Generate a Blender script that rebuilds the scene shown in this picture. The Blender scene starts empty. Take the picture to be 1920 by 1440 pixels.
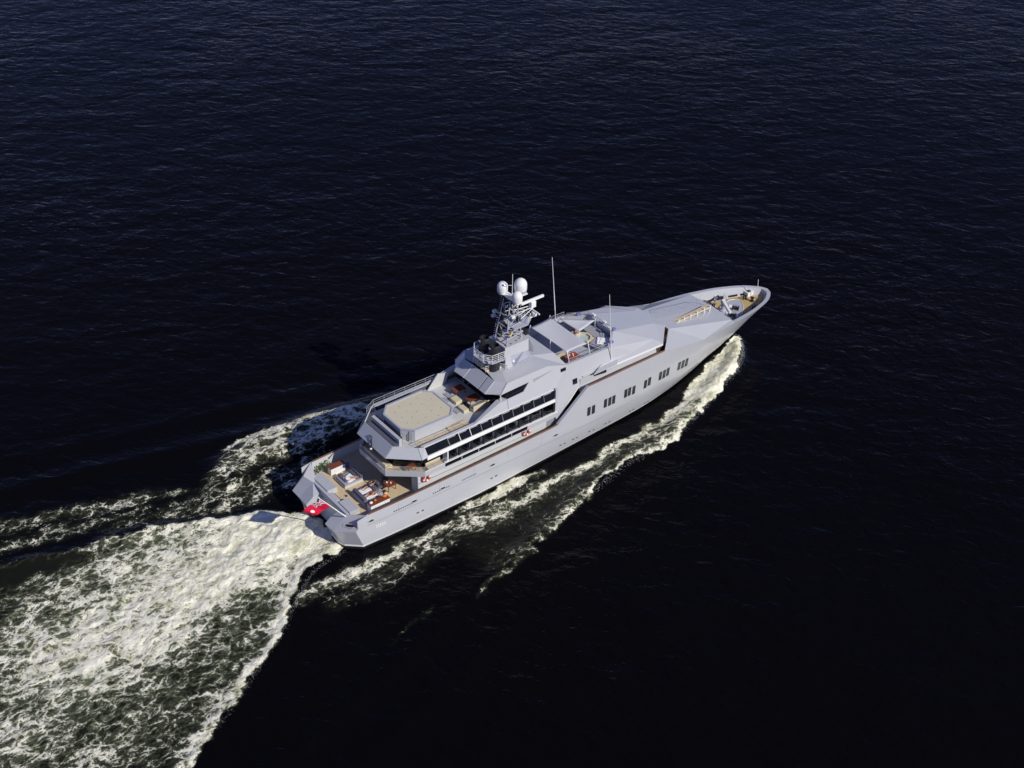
import bpy, bmesh, math, random
import numpy as np
from mathutils import Vector, Matrix

random.seed(7)
rng = np.random.default_rng(11)
scene = bpy.context.scene
COL = scene.collection

# ------------------------------------------------------------------ camera
cam_data = bpy.data.cameras.new('camera')
cam = bpy.data.objects.new('camera', cam_data)
COL.objects.link(cam)
RC = [[0.789062, -0.61405, 0.017976], [-0.342438, -0.463954, -0.816996], [0.510017, 0.638505, -0.576363]]
rt, dn, fw = (Vector(r) for r in RC)
m = Matrix((rt, -dn, -fw)).transposed().to_4x4()
m.translation = Vector((-58.128, -106.957, 105.073))
cam.matrix_world = m
cam_data.sensor_width = 36.0
cam_data.lens = 36.0 * 2663.0 / 1920.0
cam_data.clip_start = 1.0
cam_data.clip_end = 8000.0
scene.camera = cam

# ------------------------------------------------------------------ world and sun
SUN_EL = math.radians(34.5)
sun_dir = Vector((0.26, -1.0, 0.0)).normalized() * math.cos(SUN_EL) + Vector((0, 0, math.sin(SUN_EL)))
world = bpy.data.worlds.new('World')
scene.world = world
world.use_nodes = True
wn = world.node_tree
bg = wn.nodes['Background']
sky = wn.nodes.new('ShaderNodeTexSky')
sky.sky_type = 'NISHITA'
sky.sun_disc = False
sky.sun_elevation = SUN_EL
# sky azimuth: rotation 0 has the sun towards +Y, growing clockwise seen from above
sky.sun_rotation = math.atan2(sun_dir.x, sun_dir.y)
sky.altitude = 1200.0
sky.air_density = 1.0
sky.dust_density = 0.0
sky.ozone_density = 6.0
tint = wn.nodes.new('ShaderNodeMix'); tint.data_type = 'RGBA'; tint.blend_type = 'MULTIPLY'
tint.inputs[0].default_value = 1.0
tint.inputs[7].default_value = (1.28, 0.94, 1.18, 1)      # the sky of the photograph leans to violet
wn.links.new(sky.outputs[0], tint.inputs[6])
wn.links.new(tint.outputs[2], bg.inputs[0])
bg.inputs[1].default_value = 0.075

sun_data = bpy.data.lights.new('sun', 'SUN')
sun_data.energy = 3.9
sun_data.angle = math.radians(0.53)
sun_data.color = (1.0, 0.955, 0.865)
sun = bpy.data.objects.new('sun', sun_data)
COL.objects.link(sun)
sun.rotation_euler = sun_dir.to_track_quat('Z', 'Y').to_euler()
sun.location = (20, -60, 80)

scene.view_settings.view_transform = 'Standard'
scene.view_settings.look = 'None'
scene.view_settings.gamma = 1.0
scene.view_settings.exposure = 0.0

# ------------------------------------------------------------------ materials
MATS = {}
def mat(name, col, rough=0.5, spec=0.5, metal=0.0, var=0.06, vscale=1.5, bump=0.0, bscale=20.0, coat=0.0):
    m = bpy.data.materials.new(name)
    m.use_nodes = True
    nt = m.node_tree
    b = nt.nodes['Principled BSDF']
    b.inputs['Roughness'].default_value = rough
    b.inputs['Metallic'].default_value = metal
    b.inputs['Specular IOR Level'].default_value = spec
    b.inputs['Coat Weight'].default_value = coat
    tc = nt.nodes.new('ShaderNodeTexCoord')
    n = nt.nodes.new('ShaderNodeTexNoise')
    n.inputs['Scale'].default_value = vscale
    n.inputs['Detail'].default_value = 5
    nt.links.new(tc.outputs['Object'], n.inputs['Vector'])
    mx = nt.nodes.new('ShaderNodeMix'); mx.data_type = 'RGBA'
    c = np.array(col)
    mx.inputs[6].default_value = (*np.clip(c * (1 - var), 0, 1), 1)
    mx.inputs[7].default_value = (*np.clip(c * (1 + var), 0, 1), 1)
    nt.links.new(n.outputs['Fac'], mx.inputs[0])
    nt.links.new(mx.outputs[2], b.inputs['Base Color'])
    if bump:
        n2 = nt.nodes.new('ShaderNodeTexNoise')
        n2.inputs['Scale'].default_value = bscale
        n2.inputs['Detail'].default_value = 3
        nt.links.new(tc.outputs['Object'], n2.inputs['Vector'])
        bp = nt.nodes.new('ShaderNodeBump')
        bp.inputs['Strength'].default_value = 0.6
        bp.inputs['Distance'].default_value = bump
        nt.links.new(n2.outputs['Fac'], bp.inputs['Height'])
        nt.links.new(bp.outputs[0], b.inputs['Normal'])
    MATS[name] = m
    return m

def teak_mat(name, col, plank=0.12):
    m = mat(name, col, 0.6, 0.3, var=0.12, vscale=2.5)
    nt = m.node_tree
    b = nt.nodes['Principled BSDF']
    tc = [n for n in nt.nodes if n.type == 'TEX_COORD'][0]
    sep = nt.nodes.new('ShaderNodeSeparateXYZ')
    nt.links.new(tc.outputs['Object'], sep.inputs[0])
    mu = nt.nodes.new('ShaderNodeMath'); mu.operation = 'MULTIPLY'; mu.inputs[1].default_value = 1 / plank
    nt.links.new(sep.outputs['Y'], mu.inputs[0])
    fr = nt.nodes.new('ShaderNodeMath'); fr.operation = 'FRACT'
    nt.links.new(mu.outputs[0], fr.inputs[0])
    lt = nt.nodes.new('ShaderNodeMath'); lt.operation = 'LESS_THAN'; lt.inputs[1].default_value = 0.09
    nt.links.new(fr.outputs[0], lt.inputs[0])
    old = [n for n in nt.nodes if n.type == 'MIX'][0]
    mx = nt.nodes.new('ShaderNodeMix'); mx.data_type = 'RGBA'
    nt.links.new(lt.outputs[0], mx.inputs[0])
    nt.links.new(old.outputs[2], mx.inputs[6])
    mx.inputs[7].default_value = (0.05, 0.04, 0.03, 1)
    nt.links.new(mx.outputs[2], b.inputs['Base Color'])
    return m

mat('paint', (0.475, 0.486, 0.515), 0.26, 0.5, var=0.05, vscale=0.30, bump=0.006, bscale=0.7, coat=0.25)
mat('deck_paint', (0.40, 0.415, 0.49), 0.6, 0.3, var=0.05, vscale=0.6, bump=0.002, bscale=8)
mat('white_paint', (0.78, 0.78, 0.76), 0.4, 0.4, var=0.03)
mat('dome_white', (0.83, 0.83, 0.82), 0.35, 0.4, var=0.02)
mat('cream_wall', (0.54, 0.545, 0.54), 0.5, 0.3, var=0.04)
mat('boot_black', (0.012, 0.012, 0.014), 0.4, 0.4)
mat('strake', (0.26, 0.275, 0.29), 0.5, 0.3)
mat('glass', (0.010, 0.012, 0.017), 0.06, 0.5, var=0.3, vscale=0.8)
mat('hull_glass', (0.030, 0.033, 0.040), 0.12, 0.5, var=0.3)
mat('black', (0.014, 0.014, 0.016), 0.45, 0.4)
mat('exhaust', (0.022, 0.022, 0.028), 0.4, 0.4)
mat('steel', (0.62, 0.63, 0.65), 0.3, 0.5, metal=0.5)
mat('mahogany', (0.20, 0.055, 0.028), 0.25, 0.5, var=0.25, vscale=5)
mat('cap_wood', (0.25, 0.125, 0.07), 0.35, 0.4, var=0.2, vscale=3)
teak_mat('teak', (0.66, 0.525, 0.335))
teak_mat('teak_bow', (0.56, 0.40, 0.17))
mat('helideck', (0.60, 0.545, 0.41), 0.7, 0.2, var=0.05, vscale=1.2)
mat('cushion_dark', (0.105, 0.105, 0.145), 0.85, 0.1, var=0.12, vscale=6)
mat('cushion_grey', (0.33, 0.33, 0.38), 0.85, 0.1, var=0.1, vscale=5)
mat('cushion_cream', (0.62, 0.54, 0.38), 0.85, 0.1, var=0.06, vscale=5)
mat('towel', (0.84, 0.83, 0.83), 0.9, 0.05, var=0.04, vscale=8, bump=0.02, bscale=9)
mat('fabric', (0.56, 0.565, 0.60), 0.8, 0.15, var=0.03, bump=0.01, bscale=1.1)
mat('skin', (0.50, 0.27, 0.17), 0.5, 0.3, var=0.08)
mat('skin_tan', (0.36, 0.17, 0.09), 0.5, 0.3, var=0.08)
mat('hair', (0.05, 0.03, 0.018), 0.6, 0.3)
mat('cloth_red', (0.25, 0.03, 0.03), 0.8, 0.1)
mat('cloth_navy', (0.02, 0.025, 0.06), 0.8, 0.1)
mat('flag_red', (0.56, 0.012, 0.045), 0.75, 0.1, var=0.04)
mat('flag_blue', (0.012, 0.016, 0.12), 0.75, 0.1)
mat('flag_white', (0.80, 0.80, 0.80), 0.75, 0.1)
mat('se_blue', (0.02, 0.06, 0.32), 0.75, 0.1)
mat('se_yellow', (0.80, 0.60, 0.02), 0.75, 0.1)
mat('orange', (0.75, 0.17, 0.015), 0.6, 0.3)
mat('buoy_red', (0.58, 0.055, 0.02), 0.5, 0.3)
mat('leaf', (0.055, 0.11, 0.03), 0.6, 0.3, var=0.3, vscale=9)
mat('pot', (0.60, 0.58, 0.52), 0.7, 0.2)
mat('pool', (0.46, 0.56, 0.53), 0.05, 0.5)
mat('table_orange', (0.36, 0.075, 0.03), 0.3, 0.5, var=0.15, vscale=5)
mat('interior', (0.10, 0.10, 0.115), 0.8, 0.1)
mat('blue_cover', (0.14, 0.15, 0.42), 0.8, 0.1)

def clear_glass(name, tint, alpha):
    m = bpy.data.materials.new(name); m.use_nodes = True
    nt = m.node_tree; nt.nodes.clear()
    out = nt.nodes.new('ShaderNodeOutputMaterial')
    g = nt.nodes.new('ShaderNodeBsdfGlossy'); g.inputs['Roughness'].default_value = 0.03
    t = nt.nodes.new('ShaderNodeBsdfTransparent'); t.inputs['Color'].default_value = (*tint, 1)
    mx = nt.nodes.new('ShaderNodeMixShader')
    n = nt.nodes.new('ShaderNodeTexNoise'); n.inputs['Scale'].default_value = 0.4
    mx.inputs[0].default_value = .07
    nt.links.new(t.outputs[0], mx.inputs[1]); nt.links.new(g.outputs[0], mx.inputs[2])
    nt.links.new(mx.outputs[0], out.inputs[0])
    MATS[name] = m
clear_glass('pane', (0.62, 0.64, 0.68), 0.5)

# ------------------------------------------------------------------ builders
def tag(o, label=None, cat=None, group=None, kind=None):
    if label: o['label'] = label
    if cat: o['category'] = cat
    if group: o['group'] = group
    if kind: o['kind'] = kind
    return o

def empty(name, loc=(0, 0, 0), label=None, cat=None, group=None, rz=0.0, parent=None):
    o = bpy.data.objects.new(name, None)
    o.empty_display_size = 0.5
    COL.objects.link(o)
    o.location = loc
    o.rotation_euler = (0, 0, rz)
    if parent: o.parent = parent
    return tag(o, label, cat, group)

class MB:
    def __init__(s):
        s.v = []; s.f = []; s.mi = []; s.cur = 0
    def add(s, vs, fs):
        o = len(s.v)
        s.v += [tuple(map(float, p)) for p in vs]
        s.f += [tuple(i + o for i in f) for f in fs]
        s.mi += [s.cur] * len(fs)
        return s
    def poly(s, pts):
        return s.add(pts, [tuple(range(len(pts)))])
    def box(s, x0, x1, y0, y1, z0, z1):
        vs = [(x, y, z) for z in (z0, z1) for y in (y0, y1) for x in (x0, x1)]
        return s.add(vs, [(0, 2, 3, 1), (4, 5, 7, 6), (0, 1, 5, 4), (2, 6, 7, 3), (0, 4, 6, 2), (1, 3, 7, 5)])
    def prism(s, pts, z0, z1):
        n = len(pts)
        lo = [(p[0], p[1], z0) for p in pts]; hi = [(p[0], p[1], z1) for p in pts]
        return s.add(lo + hi, [tuple(range(n))[::-1], tuple(range(n, 2 * n))] + [(i, (i + 1) % n, n + (i + 1) % n, n + i) for i in range(n)])
    def hull8(s, lo, hi):
        """solid between two rings of the same length"""
        n = len(lo)
        return s.add(list(lo) + list(hi), [tuple(range(n))[::-1], tuple(range(n, 2 * n))] + [(i, (i + 1) % n, n + (i + 1) % n, n + i) for i in range(n)])
    def slab(s, pts, t):
        """planar polygon given thickness t against its normal"""
        p = [Vector(q) for q in pts]
        nrm = Vector((0, 0, 0))
        for i in range(len(p)):
            a, b = p[i], p[(i + 1) % len(p)]
            nrm += a.cross(b)
        nrm.normalize()
        return s.hull8([q - nrm * t for q in p], p)
    def tube(s, a, b, r, n=6, r2=None):
        a = Vector(a); b = Vector(b); d = b - a
        if d.length < 1e-6: return s
        q = d.to_track_quat('Z', 'Y')
        r2 = r if r2 is None else r2
        vs = [a + q @ Vector((r * math.cos(2 * math.pi * i / n), r * math.sin(2 * math.pi * i / n), 0)) for i in range(n)]
        vs += [b + q @ Vector((r2 * math.cos(2 * math.pi * i / n), r2 * math.sin(2 * math.pi * i / n), 0)) for i in range(n)]
        return s.add(vs, [tuple(range(n))[::-1], tuple(range(n, 2 * n))] + [(i, (i + 1) % n, n + (i + 1) % n, n + i) for i in range(n)])
    def path(s, pts, r, n=5, close=False):
        for i in range(len(pts) - 1 + (1 if close else 0)):
            s.tube(pts[i], pts[(i + 1) % len(pts)], r, n)
        return s
    def lathe(s, prof, c=(0, 0, 0), n=16, axis=None):
        vs = []; fs = []
        m = len(prof)
        for i in range(n):
            a = 2 * math.pi * i / n
            for (r, z) in prof:
                vs.append(Vector((r * math.cos(a), r * math.sin(a), z)))
        if axis is not None:
            q = Vector(axis).normalized().to_track_quat('Z', 'Y')
            vs = [q @ v for v in vs]
        vs = [v + Vector(c) for v in vs]
        for i in range(n):
            j = (i + 1) % n
            for k in range(m - 1):
                fs.append((i * m + k, j * m + k, j * m + k + 1, i * m + k + 1))
        return s.add(vs, fs)
    def torus(s, c, R, r, axis=(0, 0, 1), n=20, k=8):
        q = Vector(axis).normalized().to_track_quat('Z', 'Y')
        vs = []; fs = []
        for i in range(n):
            a = 2 * math.pi * i / n
            for j in range(k):
                b = 2 * math.pi * j / k
                vs.append(Vector(c) + q @ Vector(((R + r * math.cos(b)) * math.cos(a), (R + r * math.cos(b)) * math.sin(a), r * math.sin(b))))
        for i in range(n):
            for j in range(k):
                fs.append((i * k + j, ((i + 1) % n) * k + j, ((i + 1) % n) * k + (j + 1) % k, i * k + (j + 1) % k))
        return s.add(vs, fs)
    def rbox(s, x0, x1, y0, y1, z0, z1, r=0.08):
        """box with chamfered edges (cushions, padded things)"""
        r = min(r, (x1 - x0) / 2.2, (y1 - y0) / 2.2, (z1 - z0) / 2.2)
        bm = bmesh.new()
        bmesh.ops.create_cube(bm, size=1)
        for v in bm.verts:
            v.co = Vector(((x0 + x1) / 2 + v.co.x * (x1 - x0), (y0 + y1) / 2 + v.co.y * (y1 - y0), (z0 + z1) / 2 + v.co.z * (z1 - z0)))
        bmesh.ops.bevel(bm, geom=bm.edges[:], offset=r, segments=2, affect='EDGES', profile=0.6)
        bm.verts.index_update()
        vs = [v.co.copy() for v in bm.verts]; fs = [[v.index for v in f.verts] for f in bm.faces]
        bm.free()
        return s.add(vs, fs)
    def build(s, name, mats, parent=None, smooth=False, kind=None, fix=True):
        me = bpy.data.meshes.new(name)
        vs = s.v
        if parent is not None:
            mw = parent
            off = Vector((0, 0, 0))
            while mw is not None:
                off += Vector(mw.location); mw = mw.parent
            vs = [(p[0] - off.x, p[1] - off.y, p[2] - off.z) for p in vs]
        me.from_pydata(vs, [], s.f)
        ml = mats if isinstance(mats, (list, tuple)) else [mats]
        for q in ml: me.materials.append(MATS[q])
        if len(ml) > 1:
            me.polygons.foreach_set('material_index', s.mi)
        if fix:
            bm = bmesh.new(); bm.from_mesh(me)
            bmesh.ops.recalc_face_normals(bm, faces=bm.faces)
            bm.to_mesh(me); bm.free()
        if smooth:
            me.polygons.foreach_set('use_smooth', [True] * len(me.polygons))
        me.update()
        o = bpy.data.objects.new(name, me)
        COL.objects.link(o)
        if parent is not None: o.parent = parent
        if kind: o['kind'] = kind
        return o

def local(fn):
    return fn

def copy_tree(o, parent=None):
    c = o.copy(); COL.objects.link(c); c.parent = parent
    for ch in o.children: copy_tree(ch, c)
    return c

def smooth_angle(o, deg=35):
    me = o.data
    me.polygons.foreach_set('use_smooth', [True] * len(me.polygons))
    bm = bmesh.new(); bm.from_mesh(me)
    lim = math.radians(deg)
    for e in bm.edges:
        if len(e.link_faces) == 2 and e.calc_face_angle(0) > lim: e.smooth = False
    bm.to_mesh(me); bm.free()
# ------------------------------------------------------------------ the sea and the wake
def vnoise(x, y, seed):
    """smooth value noise on arrays, range 0..1"""
    r = np.random.default_rng(seed)
    T = r.random((256, 256))
    xi = np.floor(x).astype(int); yi = np.floor(y).astype(int)
    fx = x - xi; fy = y - yi
    fx = fx * fx * fx * (fx * (fx * 6 - 15) + 10); fy = fy * fy * fy * (fy * (fy * 6 - 15) + 10)
    a = T[xi & 255, yi & 255]; b = T[(xi + 1) & 255, yi & 255]
    c = T[xi & 255, (yi + 1) & 255]; d = T[(xi + 1) & 255, (yi + 1) & 255]
    return (a * (1 - fx) + b * fx) * (1 - fy) + (c * (1 - fx) + d * fx) * fy

def fbm(x, y, seed, oct=4, gain=0.5):
    v = 0; a = 1; t = 0
    for k in range(oct):
        v = v + a * vnoise(x * 2 ** k + 17.3 * k, y * 2 ** k + 5.1 * k, seed + k)
        t += a; a *= gain
    return v / t

def sstep(a, b, x):
    t = np.clip((x - a) / (b - a), 0, 1)
    return t * t * (3 - 2 * t)

def seg_field(X, Y, pts, vals):
    """distance to a polyline and the values interpolated along it; signed side (+ = left of travel)"""
    best = np.full(X.shape, 1e9); out = [np.zeros(X.shape) for _ in vals[0]]; side = np.zeros(X.shape)
    for i in range(len(pts) - 1):
        ax, ay = pts[i]; bx, by = pts[i + 1]
        dx, dy = bx - ax, by - ay
        t = np.clip(((X - ax) * dx + (Y - ay) * dy) / (dx * dx + dy * dy), 0, 1)
        qx = X - ax - t * dx; qy = Y - ay - t * dy
        d = np.hypot(qx, qy)
        mk = d < best
        best = np.where(mk, d, best)
        side = np.where(mk, np.sign(dx * qy - dy * qx), side)
        for k in range(len(out)):
            out[k] = np.where(mk, vals[i][k] * (1 - t) + vals[i + 1][k] * t, out[k])
    return best, out, side

SX0, SX1, SY0, SY1, SD = -84.0, 84.0, -40.0, 36.0, 0.2
gx = np.arange(SX0, SX1 + SD / 2, SD); gy = np.arange(SY0, SY1 + SD / 2, SD)
GX, GY = np.meshgrid(gx, gy, indexing='ij')
wx = GX + 2.2 * (fbm(GX * .22, GY * .22, 40) - .5) + .9 * (fbm(GX * .9, GY * .9, 44) - .5)
wy = GY + 2.2 * (fbm(GX * .22, GY * .22, 50) - .5) + .9 * (fbm(GX * .9, GY * .9, 54) - .5)
# the turbulent stern wake between its two edges
SE = [(2.2, -4.6), (0.7, -4.8), (-2.0, -5.1), (-4.3, -5.8), (-5.9, -7.0), (-7.7, -8.4), (-9.8, -10.2), (-12.2, -12.2), (-14.6, -13.7), (-17.1, -15.4), (-19.9, -17.2), (-22.5, -18.9), (-27.4, -22.0), (-40, -30), (-70, -44)]
PE = [(2.2, 4.0), (0.9, 4.1), (-1.0, 4.7), (-3.0, 6.1), (-5.3, 6.8), (-8.1, 7.9), (-10.2, 8.9), (-13.7, 11.0), (-16.3, 12.3), (-19.1, 13.0), (-22.2, 13.2), (-26.0, 14.3), (-30.2, 15.6), (-34.6, 16.3), (-50, 19), (-90, 24)]
se_y = np.interp(-wx, [-p[0] for p in SE], [p[1] for p in SE])
pe_y = np.interp(-wx, [-p[0] for p in PE], [p[1] for p in PE])
width = np.maximum(pe_y - se_y, .1)
v = (wy - se_y) / width                      # 0 at starboard edge, 1 at port edge
dist = np.clip(-GX, 0, 100)
edge = np.minimum((wy - se_y), (pe_y - wy)) + 1.5 * (fbm(GX * .38, GY * .38, 37, 4, .6) - .5)
inside = sstep(-.15, .5, edge) * sstep(2.0, 0.6, wx)
core = np.exp(-(((v - .66 + .004 * np.clip(dist - 6, 0, 20)) / .30) ** 2))     # prop wash runs nearer the port edge
dens = .40 - .004 * dist + core * (.62 - .010 * dist) + .70 * np.exp(-dist / 6.0) + (.30 + .30 * sstep(4, 14, dist)) * (fbm(GX * .17 + .6 * fbm(GX * .1, GY * .1, 35), GY * .20, 33, 3) - .5)
crest_s = np.exp(-((wy - se_y - .8) / (.8 + .008 * dist)) ** 2) * np.clip(1.25 - dist / 42, .2, 1)
crest_p = np.exp(-((pe_y - wy - .6) / .8) ** 2) * np.clip(.75 - dist / 45, .1, 1)
crest_p2 = np.exp(-((pe_y - wy - 2.2) / 1.4) ** 2) * sstep(12, 24, dist)
dens = dens + .55 * crest_s + .35 * crest_p - .28 * crest_p2
dens = dens * sstep(100, 55, dist)
foam = np.clip(dens, 0, 1.35) * inside
aer = inside * np.clip(.62 + .45 * core - .012 * dist, .12, 1)

def stroke(pts, widths, ds, soft=.6, warp=True):
    """a soft-edged brush of foam along a line"""
    global foam
    d, (w, k), _ = seg_field(wx if warp else GX, wy if warp else GY, pts, list(zip(widths, ds)))
    foam = np.maximum(foam, k * sstep(1.0 + soft, 1.0 - soft, d / w))

# bow wave on the starboard side: a sheet of foam between the hull and its outer crest
BO = [(66.3, 0.0), (64.7, -2.2), (62.7, -4.2), (59.6, -6.2), (56.5, -7.2), (53.6, -8.4), (49.3, -9.9), (44.8, -11.2), (40.1, -12.1), (36.2, -12.1), (31.7, -12.9), (28.6, -13.6), (25.1, -14.5), (22.1, -15.7), (17.9, -17.1), (14.2, -18.1), (10.8, -18.7)]
BI = [(64.3, -0.3), (60.7, -1.4), (56.7, -3.2), (52.5, -4.9), (47.4, -6.6), (43.9, -7.1), (39.1, -7.5), (34.4, -8.0), (28.5, -8.1), (23.9, -7.9), (10, -8.2)]
def interp_line(L, x):
    q = sorted(L); return np.interp(x, [p[0] for p in q], [p[1] for p in q])
for sg in (1, -1):                         # the same wave on both bows
    bo = interp_line(BO, wx); bi = interp_line(BI, wx); Y_ = wy * sg
    u = (Y_ - bo) / np.maximum(bi - bo, .25)
    inb = sstep(-.03, .07, u) * sstep(1.12, .92, u) * sstep(66.6, 65.0, wx) * sstep(9, 13, wx)
    x_ = GX
    base = np.interp(x_, [10, 22, 30, 37, 44, 52, 58, 66], [.20, .27, .33, .38, .50, .78, 1.12, 1.25])
    cr = np.exp(-((u - .05) / .09) ** 2) * np.interp(x_, [10, 18, 24, 36, 42, 50], [0, .10, .28, .40, .42, .25])
    inn = np.exp(-((u - .86) / .13) ** 2) * np.interp(x_, [22, 28, 38, 44, 56], [.30, .34, .30, .24, .1])
    mid = -np.exp(-((u - .5) / .22) ** 2) * np.interp(x_, [22, 34, 42, 52], [.14, .14, .12, 0])
    foam = np.maximum(foam, np.clip(base + cr + inn + mid, 0, 1.3) * inb)
    aer = np.maximum(aer, inb * np.interp(x_, [12, 30, 60], [.25, .4, .6]))
# water running back along the starboard side and off the quarter
stroke([(36.5, -8.6), (30.0, -8.9), (25.7, -8.4), (20.9, -8.2), (16.5, -8.0), (11.5, -7.9), (7.4, -7.7), (3.6, -8.0), (-0.1, -8.3), (-3.5, -8.5), (-6.4, -8.6)],
       [.8, .8, .8, .7, .7, .7, .7, .8, .9, 1.0, 1.0], [.38, .42, .44, .46, .50, .55, .58, .62, .64, .58, .42], .85)
stroke([(27.0, -6.5), (23.5, -6.5), (20, -6.5), (17.0, -6.5), (14, -6.5)], [.5, .7, .8, .7, .4], [.45, .8, .95, .8, .45], .8)
stroke([(14, -9.6), (8, -9.9), (2, -10.6), (-4, -11.4)], [1.4, 1.6, 1.6, 1.4], [.34, .36, .33, .25], .8)
# the wave thrown off the port quarter
PPN = [(30, 11.0), (24, 12.8), (16.7, 14.2), (11.0, 15.6), (6.0, 16.2), (2.0, 16.6), (-1.0, 16.2), (-3.8, 14.6), (-6.5, 12.8)]
stroke(PPN, [.8, 1.4, 2.0, 2.4, 2.7, 2.6, 2.3, 1.8, 1.2], [.40, .50, .57, .57, .55, .50, .46, .40, .32], .65)
stroke([(17, 16.3), (11.2, 17.8), (5.6, 18.4), (0.8, 18.9), (-1.4, 18.4)], [.5, .6, .6, .5, .4], [.7, .85, .8, .7, .5], .6)
stroke([(8, 11.2), (3.6, 11.3), (-1, 11.6), (-5, 11.4), (-9, 11.6), (-13, 13.0)], [1.2, 1.5, 1.7, 1.8, 1.7, 1.4], [.36, .42, .42, .40, .35, .28], .9)
stroke([(5.0, 9.0), (1, 9.3), (-3.1, 9.6), (-7, 10.0), (-11, 11.6), (-18, 14.2)], [1.2, 1.5, 1.7, 1.7, 1.5, 1.2], [.30, .38, .40, .38, .34, .26], .9)
stroke([(-7.3, 13.5), (-9.3, 15.4), (-12.4, 16.5), (-15.8, 17.6), (-19.7, 18.8), (-23.6, 20.0), (-28.0, 21.3), (-40, 25)], [.6, 1.0, 1.3, 1.4, 1.4, 1.3, 1.3, 1.0], [.28, .36, .40, .42, .42, .40, .38, .3], .9)
stroke([(-14.0, 14.8), (-20, 16.0), (-27.0, 17.8), (-36, 20)], [.8, 1.1, 1.2, 1.0], [.30, .35, .34, .28], .9)
stroke([(24, 7.6), (14, 7.6), (5, 7.2), (2, 6.6)], [.8, .8, .7, .5], [.4, .4, .36, .3], .8)
# breaking streaks out to starboard; the first also paints sun glints as foam
stroke([(17.5, -17.2), (13.9, -18.3), (10.6, -19.0), (7.5, -19.6)], [.5, .55, .5, .3], [.36, .44, .38, .2], .8)
stroke([(3.5, -18.2), (0, -18.9), (-3.5, -20.0)], [.2, .22, .15], [.2, .24, .16], .9)

aer = np.maximum(aer, np.clip(foam, 0, .7) * .6)
# the surface itself
H = np.zeros_like(GX)
H += .16 * (fbm(GX * .16, GY * .10, 60, 3) - .5)
ridge = 1 - np.abs(2 * fbm(GX * .42, GY * .42, 70, 4, .55) - 1)
lump = fbm(GX * .30, GY * .34, 80, 4, .58)
fine = fbm(GX * 1.5, GY * 1.5, 90, 3, .6)
tf = np.clip(foam, 0, 1)
H += tf * (.55 * (lump - .5) + .40 * (ridge - .7) + .20 * (fine - .5))
# a hump of water behind the stern, hollowing further out, and the raised edge of the wake
H += inside * (.30 * np.exp(-((dist - 7) / 7) ** 2) * core)
H += .24 * np.exp(-((wy - se_y - .7) / 1.2) ** 2) * sstep(1.5, -1.5, GX) * np.clip(1.0 - dist / 45, .12, 1)
H += .40 * np.exp(-((pe_y - wy - .7) / 1.1) ** 2) * sstep(0, -4, GX) * np.clip(1.0 - dist / 60, .12, 1)
for sg in (1, -1):
    bo = interp_line(BO, GX); Y_ = GY * sg
    amp = np.interp(GX, [6, 14, 24, 40, 52, 60, 64, 66.5], [0, .25, .45, .6, .85, 1.0, .8, 0])
    H += amp * np.exp(-((Y_ - bo - .9) / np.interp(GX, [10, 40, 60], [1.6, 1.5, 1.5])) ** 2)
    # swells left behind by the bow wave
    for k, (off, a) in enumerate(((7.0, .22), (13.0, .14))):
        H += a * sstep(40, 10, GX) * np.exp(-((Y_ - (-13.0 - .26 * (30 - GX)) + off - 7) / 1.5) ** 2) * sstep(-60, -10, GX)
d, (w_, k_), _ = seg_field(GX, GY, PPN, [(1, 1)] * len(PPN))
H += .55 * np.exp(-((d - 1.0) / 1.8) ** 2) * sstep(34, 24, GX) * sstep(-9, -2, GX)
# trough alongside the hull amidships
fade = sstep(0, 8, np.minimum(np.minimum(GX - SX0, SX1 - GX), np.minimum(GY - SY0, SY1 - GY)))
H *= fade; foam *= fade; aer *= fade

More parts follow.
